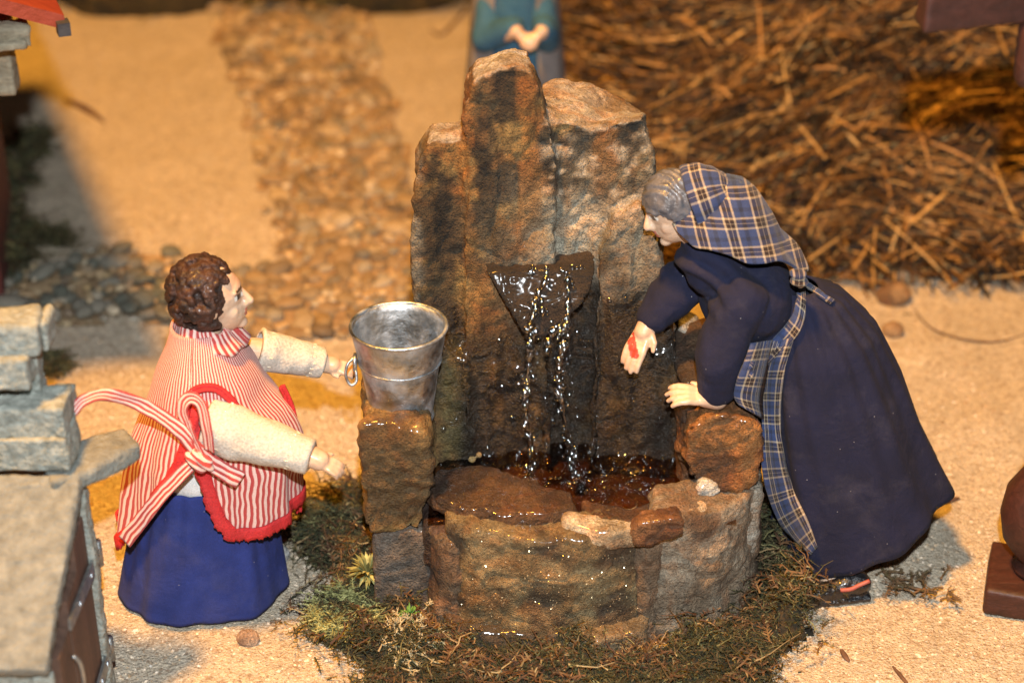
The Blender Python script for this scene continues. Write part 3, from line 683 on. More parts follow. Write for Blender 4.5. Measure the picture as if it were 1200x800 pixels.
# ------------------------------------------------------------------ moss round the foot
MOSS = [(338, 622), (352, 598), (392, 560), (425, 556), (436, 600), (446, 700), (500, 735), (600, 752), (760, 756), (850, 738), (880, 690), (888, 600), (900, 590), (918, 640), (940, 668), (935, 705), (955, 735), (905, 762), (895, 810), (420, 815), (440, 775), (400, 752), (362, 735), (366, 700), (400, 690), (412, 668), (380, 655)]
M['moss_brown'] = m_random('moss_brown', [(0, (.05, .022, .010)), (.5, (.10, .048, .018)), (.8, (.17, .10, .04)), (1, (.30, .24, .12))], True, .8, 0, 5, 0)
def moss():
    root = empty('moss_patch', (.15, -1.1, 0)); tag(root, 'dark green and brown moss around the fountain foot', kind='stuff')
    poly = [(p.x, p.y) for p in (G(x, y, .04) for x, y in MOSS)]
    def hgt(x, y): return .035 + .13 * max(0, .35 + noise.noise(Vector((x * 7, y * 7, 1)))) + (.10 if x > .95 and y > -.95 else 0)
    def pt(r):
        x, y = r.uniform(-1, 1.35), r.uniform(-1.4, 0)
        j = .05 * noise.noise(Vector((x * 9, y * 9, 5))); e = .03 + .04 * (r.rand() < .2)
        if not inpoly(x + r.randn() * e + j, y + r.randn() * e + j * .6, poly): return None
        return Vector((x, y, ground_z(x, y) + hgt(x, y) * r.rand() ** .6))
    v = []; f = []; idx = {}; st = .03
    def vid(i, j):
        if (i, j) not in idx: idx[(i, j)] = len(v); x, y = -1 + i * st, -1.45 + j * st; v.append((x, y, ground_z(x, y) + .5 * hgt(x, y) * (1 if all(inpoly(x + a, y + b, poly) for a, b in ((.04, 0), (-.04, 0), (0, .04), (0, -.04))) else 0) + .004))
        return idx[(i, j)]
    for j in range(50):
        for i in range(80):
            if inpoly(-1 + (i + .5) * st, -1.45 + (j + .5) * st, poly): f.append((vid(i, j), vid(i + 1, j), vid(i + 1, j + 1), vid(i, j + 1)))
    tag(put('moss_bed', me_from(v, f), 'moss_base', root), kind='stuff')
    tag(strands('moss', pt, 36000, 'moss', 21, (.018, .062), 7, root, .8), kind='stuff')
    tag(strands('brown_moss', lambda r: (lambda p: p + Vector((0, 0, .02)) if p is not None and noise.noise(p * 5) > .0 else None)(pt(r)), 9000, 'moss_brown', 23, (.03, .09), 8, root, .8), kind='stuff')
    lp = [[(p.x, p.y) for p in (G(x, y, .04) for x, y in q)] for q in ([(362, 735), (366, 712), (402, 690), (440, 715), (446, 740), (400, 752)],)]
    def pl(r):
        x, y = r.uniform(-.9, .2), r.uniform(-1.3, -.7)
        return Vector((x, y, ground_z(x, y) + .03 + .05 * r.rand())) if any(inpoly(x, y, q) for q in lp) else None
    tag(strands('pale_moss', pl, 9000, 'moss_light', 22, (.02, .06), 7, root, .5), kind='stuff')
moss()
def star_sprig(px, py, s, mat, label, cat, z=.06, n=34, seed=1):
    rng = random.Random(seed); c = G(px, py, z); g = ground_z(c.x, c.y)
    root = empty('moss_sprig', (c.x, c.y, g), label, cat, None); mb = MB()
    mb.add(*tube([(c.x, c.y, g - .005), (c.x, c.y, c.z)], .006, 6)); put('stem', mb.mesh(), mat, root); mb = MB()
    for k in range(n):
        an = k * 2.4; el = rng.uniform(.0, 1.3); d = Vector((math.cos(an) * math.cos(el), math.sin(an) * math.cos(el), math.sin(el))); L = s * rng.uniform(.75, 1.1)
        sd = d.cross(Vector((0, 0, 1))).normalized(); p0 = c; p1 = c + d * L * .55 + Vector((0, 0, L * .08)); p2 = c + d * L - Vector((0, 0, L * .1)); wd = s * .07
        nn = sd.cross(d) * wd * .5
        mb.add([p0 - sd * wd * .3, p0 + sd * wd * .3, p1 - sd * wd, p1 + sd * wd, p2, p1 - nn], [(0, 1, 3, 2), (2, 3, 4), (0, 2, 5), (5, 3, 1), (5, 2, 4), (4, 3, 5), (0, 5, 1)])
    tag(put('leaves', mb.mesh(False), mat, root), kind='stuff')
star_sprig(431, 672, .10, 'moss_light', 'pale green star shaped moss tuft beside the left arm of the fountain', 'moss sprig', .11, 64, 1)
M['moss_green'] = m_simple('moss_green', (.06, .16, .02), (.12, .26, .04), 30, .8, 0)
star_sprig(480, 722, .055, 'moss_green', 'small bright green moss tuft under the grey mortar block', 'moss sprig', .10, 26, 2)
def lichen(cx, cy, n, size, label, mat='lichen', seed=4, h=.04, spread=18, sy=8):
    rng = random.Random(seed); mb = MB()
    def br(p, d, L, r, dep):
        q = p + d * L; mb.add(*tube(spline([p, (p + q) / 2 + Vector((rng.gauss(0, L * .1), rng.gauss(0, L * .1), rng.gauss(0, L * .06))), q], 3), lambda t: r * (1 - .5 * t), 5))
        if dep > 0:
            for k in range(rng.choice((2, 3))): br(q, (d + Vector((rng.gauss(0, .7), rng.gauss(0, .7), rng.gauss(0, .3)))).normalized(), L * .72, r * .7, dep - 1)
    for k in range(n):
        c = G(cx + rng.gauss(0, spread), cy + rng.gauss(0, sy), h); br(c, Vector((rng.gauss(0, 1), rng.gauss(0, 1), .35)).normalized(), size, size * .16, 3)
    return mb
o = put('lichen_sprig', lichen(478, 742, 20, .032, '', h=.085).mesh(), 'lichen'); tag(o, 'pale beige branching lichen on the moss below the left arm', 'lichen')
o = put('lichen_sprig', lichen(480, 775, 10, .030, '', seed=9, h=.08).mesh(), 'lichen'); tag(o, 'beige lichen tuft nearest the bottom edge, left of centre', 'lichen')
M['dry_moss'] = m_simple('dry_moss', (.07, .055, .02), (.16, .085, .04), 40, .9, 0)
M['twig'] = m_simple('twig', (.07, .035, .02), (.14, .07, .04), 30, .8, 0)
mb = MB()
for (a, b, n_, s) in ((1035, 668, 5, 1), (1052, 684, 6, 2), (1072, 690, 6, 3), (1096, 694, 6, 4), (1030, 650, 4, 5)):
    q = lichen(a, b, n_, .030, '', seed=s, h=.022, spread=9, sy=6); mb.add(q.v, q.f)
mb.add(*tube(spline([G(1028, 650, .02), G(1040, 674, .024), G(1070, 688, .02), G(1098, 695, .024)], 6), .006, 6))
o = put('moss_sprig', mb.mesh(), 'dry_moss'); tag(o, 'dried brown moss sprig on the sand right of the black shoe', 'moss sprig')
def twig(pts, r, label, cat='twig', mat='twig', zo=.006):
    P = [on_ground(x, y) + Vector((0, 0, zo)) for x, y in pts]; v, f = tube(spline(P, 6), lambda t: r * (.5 + math.sin(math.pi * min(.97, max(.05, t)))), 6)
    o = put('twig' if cat == 'twig' else 'thread', me_from(v, f), mat); tag(o, label, cat); return o
twig([(1046, 782), (1056, 794), (1066, 806)], .005, 'thin dark twig on the sand at the bottom right edge')
twig([(1095, 592), (1110, 588), (1124, 585)], .009, 'short brown twig beside the hem of the navy dress')
twig([(76, 118), (98, 128), (122, 144)], .016, 'blurred brown twig lying on the sand near the red roof')
twig([(1070, 362), (1090, 385), (1125, 398), (1165, 402), (1205, 392)], .0035, 'long thin curved thread on the sand at the right', 'thread')
twig([(560, -5), (520, 40), (505, 36)], .008, 'small twig on the far sand behind the fountain slab')
def leaf():
    a = on_ground(990, 770) + Vector((0, 0, .008)); me = rockmesh([ellipsoid(a, ((.009, .004, 0), (-.012, .034, .004), (0, 0, .006)))], .004, 1, .15, 3); o = put('dry_leaf', me, 'twig'); tag(o, 'tiny brown dry leaf scrap on the sand at bottom right', 'leaf')
leaf()
def pebble(px, py, r, col, label, seed):
    c = on_ground(px, py) + Vector((0, 0, r * .45)); me = rockmesh([ellipsoid(c, ((r, 0, 0), (0, r * .85, 0), (0, 0, r * .75)))], r * .16, 1, r * 4, seed); rockpaint(me, col, 0, seed, 9)
    tag(put('pebble', me, 'rock'), label, 'pebble')
pebble(291, 752, .044, ((.42, .30, .21), (.50, .38, .28), (.34, .22, .15)), 'round brown pebble on the sand in front of the blue skirt', 31)
pebble(1046, 352, .085, ((.28, .17, .085), (.38, .24, .12), (.18, .10, .05)), 'rounded ochre stone behind the old woman\'s back', 32)
pebble(1062, 330, .06, ((.46, .33, .18), (.52, .38, .24), (.34, .2, .12)), 'small ochre stone touching the foot of the straw heap', 33)
pebble(940, 305, .07, ((.5, .46, .4), (.56, .52, .46), (.4, .36, .3)), 'whitish stone half hidden behind the knot of the headscarf', 34)
pebble(325, 655, .05, ((.42, .42, .40), (.5, .5, .48), (.3, .3, .28)), 'pale grey pebble at the right of the blue skirt', 35)
pebble(1046, 392, .055, ((.30, .19, .10), (.4, .26, .14), (.2, .12, .07)), 'ochre stone nearest the bent woman\'s back', 36)
def mica():
    """small bright flakes on the golden front stone"""
    ob = max((o for o in FT.children if o.get('label', '').startswith('broad golden')), key=lambda o: len(o.data.vertices)); bv = bvh_of(ob); rng = random.Random(3); mb = MB()
    for k in range(520):
        px, py = rng.uniform(525, 750), rng.gauss(690, 26); h = bv.ray_cast(CAM, ray(px, py))
        if not h[0]: continue
        n = (h[1] + Vector((rng.gauss(0, .5), rng.gauss(0, .3) - .3, rng.gauss(0, .5) + .3))).normalized(); a = n.orthogonal().normalized(); b = n.cross(a); r = rng.uniform(.0013, .0034)
        c = h[0] + n * .001; mb.add([c + a * r, c + b * r * .8, c - a * r, c - b * r * .8, c - n * .002], [(0, 1, 2, 3), (0, 4, 1), (1, 4, 2), (2, 4, 3), (3, 4, 0)])
    tag(put('mica_flakes', mb.mesh(False), 'mica', FT), kind='stuff')
M['mica'] = m_simple('mica', (.5, .38, .2), (.75, .6, .38), 30, .22, 0, 50, .5, .6)
mica()
def clump(px, py, sx, sy, n, label, mat='moss', h=.10, seed=3, size=(.05, .13)):  # dark fronds; some clumps are added to stand in for shadow blobs
    c = on_ground(px, py); root = empty('moss_shade_clump', c, label, 'moss clump')
    o = strands('fronds', lambda r: on_ground(px + r.randn() * sx, py + r.randn() * sy) + Vector((0, 0, h * r.rand())), n, mat, seed, size, 6, root, .8); tag(o, kind='stuff')
clump(8, 300, 14, 16, 900, 'dark moss clump at the left edge behind the stone chimney', seed=3, h=.2)
clump(38, 178, 9, 5, 260, 'small dark moss clump added as a shadow on the sand at upper left', seed=4)
clump(10, 215, 12, 8, 300, 'low dark moss tuft added as a shadow under the maroon wall at left', seed=5)
clump(66, 288, 12, 4, 200, 'thin dark moss line added as a shadow beside the grey pebbles at left', seed=6, size=(.03, .08))
clump(62, 432, 10, 6, 260, 'brown moss scrap on the sand behind the stone chimney', seed=7, size=(.03, .08), h=.05)

# ------------------------------------------------------------------ bucket
def bucket():
    bc = V(470, 478, -.60); zb = .725; cx, cy = bc.x, -.585; H = .375; r0, r1 = .108, .168
    root = empty('bucket', (cx, cy, zb), 'small galvanized metal bucket standing on the left arm of the fountain', 'bucket')
    n = 64
    def rev(prof, wob=0):
        v = []; f = []
        for (r, z) in prof:
            for k in range(n):
                a = 2 * math.pi * k / n; q = 1 + wob * noise.noise(Vector((math.cos(a) * 2, math.sin(a) * 2, z * 8))); v.append((cx + r * q * math.cos(a), cy + r * q * math.sin(a), zb + z))
        for i in range(len(prof) - 1):
            for k in range(n): f.append((i * n + k, i * n + (k + 1) % n, (i + 1) * n + (k + 1) % n, (i + 1) * n + k))
        return me_from(v, f)
    rr = lambda z: r0 + (r1 - r0) * z / H
    prof = [(.002, .012), (r0 - .006, .012)] + [(rr(z) - .006, z) for z in np.linspace(.02, H, 14)] + [(rr(H), H)] + [(rr(z), z) for z in np.linspace(H - .01, .0, 14)] + [(r0 - .01, .004), (.002, .004)]
    put('body', rev(prof, .03), 'zinc', root)
    def ring(r, z, t, name): v, f = tube([(cx + r * math.cos(a), cy + r * math.sin(a), zb + z) for a in np.linspace(0, 2 * math.pi, 65)[:-1]], t, 8, True); return put(name, me_from(v, f), 'zinc', root)
    ring(rr(H) + .001, H, .0065, 'rim'); ring(r0 + .003, .008, .0075, 'foot_ring')
    v, f = tube([(cx + (rr(.24) + .001) * math.cos(a), cy + (rr(.24) + .001) * math.sin(a), zb + .24) for a in np.linspace(0, 2 * math.pi, 65)[:-1]], .003, 6, True); put('body_bead', me_from(v, f), 'zinc', root)
    # ear and hanging loop at the left
    ex, ez = cx - rr(.25) - .004, zb + .245
    put('handle_ear', me_from(*boxpts((ex - .004, cy - .03, ez), ((.006, 0, 0), (0, .022, 0), (0, 0, .026)))), 'zinc', root)
    P = [(ex - .008, cy - .03, ez + .02), (ex - .03, cy - .05, ez), (ex - .036, cy - .06, ez - .04), (ex - .02, cy - .065, ez - .072), (ex + .0, cy - .06, ez - .06), (ex - .002, cy - .045, ez - .02)]
    v, f = tube(spline(P, 8), .0055, 8); put('handle', me_from(v, f), 'zinc', root)
bucket()

# ------------------------------------------------------------------ people
def head(mb, c, fwd, up, s):
    c, fwd, up = Vector(c), Vector(fwd).normalized(), Vector(up).normalized(); sd = up.cross(fwd).normalized(); up = fwd.cross(sd)
    P = lambda f, u, d=0: c + fwd * f * s + up * u * s + sd * d * s
    mb.add(*ellipsoid(P(0, .02), (fwd * .095 * s, sd * .078 * s, up * .105 * s)))
    mb.add(*ellipsoid(P(.035, -.045), (fwd * .062 * s, sd * .058 * s, up * .075 * s)))
    mb.add(*ellipsoid(P(.055, .035), (fwd * .042 * s, sd * .055 * s, up * .045 * s)))
    mb.add(*capsule(P(.092, .022), P(.116, -.022), .009 * s, .0145 * s)); mb.add(*capsule(P(.100, -.028), P(.106, -.026), .018 * s, .014 * s))
    mb.add(*ellipsoid(P(.092, -.052), (fwd * .013 * s, sd * .022 * s, up * .008 * s))); mb.add(*ellipsoid(P(.090, -.066), (fwd * .013 * s, sd * .020 * s, up * .008 * s)))
    mb.add(*ellipsoid(P(.076, -.098), (fwd * .024 * s, sd * .024 * s, up * .020 * s)))
    for q in (-1, 1):
        mb.add(*ellipsoid(P(.048, -.035, q * .040), (fwd * .03 * s, sd * .022 * s, up * .03 * s)))
        mb.add(*capsule(P(.086, .036, q * .014), P(.072, .036, q * .050), .009 * s, .008 * s))
        mb.add(*ellipsoid(P(-.005, -.01, q * .078), (fwd * .016 * s, sd * .009 * s, up * .026 * s), 12, 8))
    return dict(P=P, eye=[P(.083, .014, .032), P(.083, .014, -.032)], brow=[P(.088, .038, .03), P(.088, .038, -.03)], lip=P(.104, -.059), fwd=fwd, up=up, sd=sd, s=s)
def hand(mb, wr, d, nrm, L, thumb=1, curl=.35, spread=.16, wr_r=.032):
    """palm with four unequal bent fingers and a thumb from its side; nrm = back of the hand"""
    wr, d, nrm = Vector(wr), Vector(d).normalized(), Vector(nrm); nrm = (nrm - d * nrm.dot(d)).normalized(); sd = d.cross(nrm).normalized() * thumb
    pl = L * .50; pw = L * .40
    for k in range(4):
        o = (1.5 - k) / 3; mb.add(*capsule(wr + sd * o * pw * .55, wr + d * pl + sd * o * pw * .86, L * .10, L * .085, 10, 4))
    mb.add(*capsule(wr - d * L * .16, wr + d * L * .10, wr_r, wr_r * .95))
    for k, fl in enumerate((.43, .50, .46, .36)):
        o = (1.5 - k) / 3; p = wr + d * pl + sd * o * pw * .95; a = 0.0; dd = (d + sd * o * spread * 2).normalized(); ax = dd.cross(nrm).normalized()
        for j, fr in enumerate((.42, .32, .26)):
            a += curl * (1.0 if j else .6); dr = Matrix.Rotation(-a, 3, ax) @ dd; q = p + dr * (L * fl * fr); mb.add(*capsule(p, q, L * (.074 - .007 * j), L * (.067 - .007 * j), 10, 4)); p = q
    p = wr + d * L * .08 + sd * pw * .42; dr = (d * .75 + sd * .75 - nrm * .15).normalized(); q = p + dr * L * .20
    mb.add(*capsule(p, q, L * .085, L * .068, 10, 4)); dr = (d + sd * .25 - nrm * .2).normalized(); mb.add(*capsule(q, q + dr * L * .17, L * .066, L * .05, 10, 4))
def face_paint(H, skin=(.64, .47, .335), extra=None):
    def fn(p, n):
        c = c3(skin, (skin[0] * .86, skin[1] * .72, skin[2] * .66), .5 + .5 * fbm(p, 14, 3)); s = H['s']
        if (p - H['lip']).length < .022 * s and n.dot(H['fwd']) > .2: c = (.48, .16, .11)
        for e in H['eye']:
            v = p - e
            if abs(v.dot(H['up'])) < .009 * s and v.length < .024 * s:
                c = (.8, .78, .72)
                if abs(v.dot(H['sd'])) < .010 * s: c = (.03, .02, .015)
            elif .008 * s < v.dot(H['up']) < .014 * s and v.length < .026 * s: c = (.10, .05, .03)
        for e in H['brow']:
            v = p - e
            if abs(v.dot(H['up'])) < .005 * s and abs(v.dot(H['sd'])) < .022 * s and v.dot(H['fwd']) > -.02 * s: c = (.10, .055, .03)
        if extra:
            x = extra(p, n)
            if x: c = x
        return c + (.0,)
    return fn
def surf_grid(fn, na, nb, closed, thick, uvf, mat, name, parent, origin=None):
    """fn(i/na, j/nb) -> point; closed in the first direction"""
    v = []; uv = []
    cnt = na + 1
    for i in range(cnt):
        for j in range(nb + 1): v.append(fn(i / na, j / nb)); uv.append(uvf(i / na, j / nb))
    b = nb + 1; f = [(i * b + j, i * b + j + 1, (i + 1) * b + j + 1, (i + 1) * b + j) for i in range(na) for j in range(nb)]
    me = me_from(v, f, uvs=uv)
    if closed:
        bm = bmesh.new(); bm.from_mesh(me); bmesh.ops.remove_doubles(bm, verts=bm.verts, dist=1e-5); bmesh.ops.recalc_face_normals(bm, faces=bm.faces); bm.to_mesh(me); bm.free()
    if thick: me = solid(me, thick)
    return put(name, me, mat, parent, origin)

# ---- woman at the left, arms stretched to the bucket
def left_woman():
    SY_ = -.63; S = Vector((-1.17, SY_, 0))
    root = empty('person', (S.x, S.y, 0), 'woman in red striped shawl and blue skirt holding both arms towards the bucket', 'person')
    cxz = lambda z: interp(z, [0, .45, .8, 1.15], [-1.165, -1.10, -1.075, -1.085]); 
    # arms
    a0, a1 = V(258, 500, -.82), V(352, 530, -.90); w1 = V(370, 537, -.92)
    b0, b1 = V(306, 412, -.46), V(372, 424, -.42); w2 = V(386, 427, -.41)
    mb = MB()
    hc = V(250, 350, SY_); H = head(mb, hc, (.97, .16, .06), (0, 0, 1), 1.06)
    mb.add(*capsule(hc + Vector((-.02, 0, -.08)), (cxz(1.05), SY_, 1.02), .050, .062))
    mb.add(*capsule((cxz(1), SY_, .98), (cxz(.7), SY_, .62), .12, .11)); mb.add(*capsule((cxz(.7), SY_, .62), (S.x, S.y, .5), .12, .13))
    for q in (-1, 1):
        mb.add(*capsule((S.x, SY_ + q * .07, .5), (S.x, SY_ + q * .07, .08), .075, .045)); mb.add(*capsule((S.x - .02, SY_ + q * .07, .045), (S.x + .09, SY_ + q * .07, .035), .035, .03))
        mb.add(*capsule((cxz(1), SY_, 1.0), (cxz(.95), SY_ + q * .14, .95), .07, .06))
    mb.add(*capsule((cxz(.95), SY_ - .14, .95), a0, .055, .05)); mb.add(*capsule(a0, w1, .05, .036))
    mb.add(*capsule((cxz(.95), SY_ + .14, .95), b0, .055, .05)); mb.add(*capsule(b0, w2, .05, .034))
    da = (V(404, 552, -.94) - w1).normalized(); hand(mb, w1, da, (.15, -.5, .85), .125, -1, .5, .05, .040)
    db = (V(408, 432, -.42) - w2).normalized(); hand(mb, w2, db, (.1, -.6, .8), .115, 1, .5, .05, .036)
    me = remesh(mb, .0048, 2); paint(me, face_paint(H)); put('body', me, 'skin', root)
    # hair: clumps of painted curls
    mb = MB(); rng = random.Random(4); P = H['P']
    mb.add(*ellipsoid(P(-.032, .030), (H['fwd'] * .106, H['sd'] * .106, H['up'] * .118)))
    for k in range(230):
        u = Vector((rng.gauss(0, 1), rng.gauss(0, 1), rng.gauss(0, 1))).normalized()
        if u.x > .50 and u.z < .55: continue
        if u.z < -.82: continue
        r = rng.uniform(.013, .024); c = P(-.034, .026) + Vector((u.x * .110, u.y * .112, u.z * .128)); t = u.orthogonal().normalized(); t = Matrix.Rotation(rng.random() * 6.28, 3, u) @ t
        mb.add(*capsule(c - t * r * .9, c + t * r * .9 + u * .004, r * .75, r * .6, 10, 4))
    me = remesh(mb, .0045, 1); put('hair', displace(me, lambda p, n: .004 * fbm(p, 60, 2)), 'hair_brown', root)
    # shawl
    TH0 = R(-98)
    rz = lambda z: interp(z, [.2, .45, .635, .72, .817, .9, .995, 1.06, 1.11, 1.15], [.335, .320, .296, .268, .228, .188, .148, .122, .105, .098])
    ryz = lambda z: interp(z, [.2, .45, .635, .817, .9, .995, 1.06, 1.11, 1.15], [.275, .275, .268, .245, .225, .19, .15, .115, .10])
    keys = [(0, .965), (-4, .84), (-8, .74), (-14, .66), (-26, .56), (-40, .44), (-56, .30), (-82, .27), (-117, .29), (-170, .38), (-230, .42), (-262, .43), (-300, .42), (-318, .41), (-331, .43), (-339, .50), (-346, .63), (-351, .77), (-356, .88), (-360, .965)]
    ka = [-k[0] for k in keys]; kz = [k[1] for k in keys]
    def SP(a, t, off=0.0):
        th = TH0 - a * 2 * math.pi; hz = float(np.interp(a * 360, ka, kz)); z = 1.135 + (hz - 1.135) * t
        fold = 1 + sm(1.1, .5, z) * (.048 * math.sin(th * 7 + 1.3 * math.sin(th * 2) + z * 2) + .018 * math.sin(th * 17 + z * 9)) + .010 * noise.noise(Vector((th * 3, z * 8, 0)))
        sh = .01 * math.exp(-((z - .95) / .08) ** 2)
        rx, ry = rz(z) * fold + sh + off, ryz(z) * fold + sh + off
        # the front panel is drawn forward by the arms
        fx = .03 * max(0, math.cos(th)) * sm(.45, .7, z) * sm(.9, .75, z)
        return Vector((cxz(z) + rx * math.cos(th) + fx, SY_ + ry * math.sin(th), z))
    g = 9e9
    def uvf(a, t): p = SP(a, t); return (a * 2 * math.pi * .27, 1.135 - p.z)
    shawl = surf_grid(lambda i, j: SP(i, j), 220, 46, False, .009, uvf, 'shawl', 'shawl', root)
    # red lace edging on the hem
    def LP(a, t):
        th = TH0 - a * 2 * math.pi; sc_ = .0035 * math.sin(a * 1100) + .004 * math.sin(a * 391); p = SP(a, 1.0, .004); pin = SP(a, .985, .006); d = p - SP(a, .96)
        e = 1e-3; tn = (SP(min(1, a + e), 1) - SP(max(0, a - e), 1)).normalized(); nr = Vector((math.cos(th), math.sin(th), 0)); out = tn.cross(nr).normalized()
        if out.z > 0 and abs(out.z) > .3: out = -out
        if a * 360 > 330: out = -out if out.x > 0 else out
        if a * 360 < 30: out = -out if out.x < 0 else out
        return p - out * .014 + out * (t * (.050 + sc_)) + nr * .006
    surf_grid(LP, 520, 3, False, .007, lambda i, j: (i * 4, j * .04), 'red_lace', 'lace_trim', root)['label'] = 'red lace edging of the striped shawl'
    for (pts, Yd) in (([(330, 452), (342, 480), (349, 520), (351, 560), (350, 600)], -.5),):
        P_ = [V(x, y, -.60) for x, y in pts]; me = ribbon(P_, .024, (.6, -.8, 0), .008); put('lace_edge', me, 'red_lace', root)
    # armhole lace
    bs = bvh_of(shawl)
    P_ = [drape(x, y, bs, .012, -.86) for x, y in [(216, 512), (218, 480), (224, 462), (236, 455), (252, 455), (266, 464), (276, 476), (284, 486)]]
    put('armhole_lace', ribbon(P_, .026, (0, -.87, .5), .012), 'red_lace', root)
    # collar fold
    def CP(a, t):
        th = a * 2 * math.pi; r = .086 + .040 * t + .008 * math.sin(th * 5); z = 1.150 - .07 * t - .02 * math.cos(th) + .006 * math.sin(th * 9)
        return Vector((-1.070 + .02 * t + r * math.cos(th), SY_ + r * math.sin(th), z))
    surf_grid(CP, 60, 6, True, .010, lambda a, t: (a * .6, t * .1), 'shawl', 'collar', root)
    # skirt, blouse, sleeves
    def SK(a, t):
        th = a * 2 * math.pi; z = .545 * (1 - t) + .008 * t; rx = interp(t, [0, .12, .5, 1], [.222, .232, .266, .308]); ry = interp(t, [0, .12, .5, 1], [.205, .215, .245, .275])
        fo = 1 + t ** .6 * (.034 * math.sin(th * 7 + 2 + math.sin(th * 2)) + .016 * math.sin(th * 15 + t * 2) + .02 * noise.noise(Vector((math.cos(th) * 3, math.sin(th) * 3, t * 2)))) + (1 - t) * .02 * math.sin(th * 22)
        return Vector((lerp(-1.125, -1.165, t) + rx * fo * math.cos(th), SY_ + ry * fo * math.sin(th), z + .01 * math.sin(th * 3) * t + .01 * t))
    surf_grid(SK, 160, 40, True, .008, lambda a, t: (a * 1.6, t * .7), 'blue_skirt', 'skirt', root)
    def BL(a, t):
        th = a * 2 * math.pi; z = 1.10 - .58 * t; r = interp(t, [0, .3, .75, .93, 1], [.08, .15, .212, .222, .205]) * (1 + .012 * math.sin(th * 14)); return Vector((lerp(-1.08, -1.118, t) + r * math.cos(th), SY_ + r * .92 * math.sin(th), z))
    surf_grid(BL, 120, 24, True, .006, lambda a, t: (a, t), 'white', 'blouse', root)
    def sleeve(p, q, r0, r1, nm, seed):
        ax = (q - p).normalized(); u = ax.orthogonal().normalized(); w_ = ax.cross(u)
        def F(a, t):
            th = a * 2 * math.pi; r = lerp(r0, r1, t ** .8) * (1 + .09 * noise.noise(Vector((math.cos(th) * 1.3, math.sin(th) * 1.3, t * 5 + seed))) + .03 * math.sin(t * 26 + 3 * math.sin(th)) * sm(.5, .1, t) + .045 * math.exp(-((t - .80) / .05) ** 2) * -1)
            if t == 0: r *= .8
            if t > .98: r *= .96
            if t == 1: r *= .72
            return p.lerp(q, t) + (u * math.cos(th) + w_ * math.sin(th)) * r
        o = surf_grid(F, 48, 40, True, .006, lambda a, t: (a, t), 'cream', 'sleeve', root)
        for tt, wv in ((.15, 12), (.80, 16)):
            for k in range(wv):
                a = k / wv; m = MB(); c = F(a, tt + (.02 if k % 2 else 0)); n_ = (c - p.lerp(q, tt)).normalized(); m.add(*capsule(c - ax * .004 + n_ * .001, c + ax * .004 + n_ * .001, .0045, .0045, 8, 3))
                put('bead', m.mesh(), 'gold', o)
    sleeve(V(243, 497, -.84), V(366, 535, -.91), .106, .062, 'a', 1); sleeve(V(302, 409, -.47), V(378, 425, -.42), .080, .056, 'b', 5)
    # ribbon that ties the shawl
    put('ribbon', ribbon([V(84, 484, -1.16), V(96, 470, -1.12), V(118, 463, -1.06), V(145, 466, -1.0), V(180, 482, -.97), V(212, 505, -.955), V(236, 532, -.955), V(262, 552, -.945), V(282, 562, -.93)], lambda t: .034 + .030 * t, (0, -.8, .6), .006, 12, .35), 'shawl', root)['label'] = 'long loose end of the striped ribbon reaching to the stone chimney'
    put('ribbon', ribbon([V(222, 546, -.96), V(192, 576, -.965), V(168, 606, -.955), V(146, 634, -.93)], lambda t: .046 + .012 * t, (0, -.8, .6), .006), 'shawl', root)
    put('ribbon', ribbon([V(238, 540, -.96), V(224, 510, -.955), V(214, 480, -.945), V(222, 466, -.945), V(236, 474, -.965), V(243, 504, -.985), V(246, 528, -.98)], .044, (-.5, -.8, .3), .006), 'shawl', root)['label'] = 'ribbon loop round the shoulder'
    mb = MB(); mb.add(*ellipsoid(V(234, 540, -.97), ((.045, 0, -.03), (0, .028, 0), (.02, 0, .03)))); me = displace(remesh(mb, .006, 1), lambda p, n: .006 * math.sin(p.x * 160 + p.z * 120)); 
    l = me.uv_layers.new(name='UVMap'); 
    for lp in me.loops: p = me.vertices[lp.vertex_index].co; l.data[lp.index].uv = (p.x * .6 + p.z * .8, p.y)
    put('ribbon_knot', me, 'shawl', root)
left_woman()

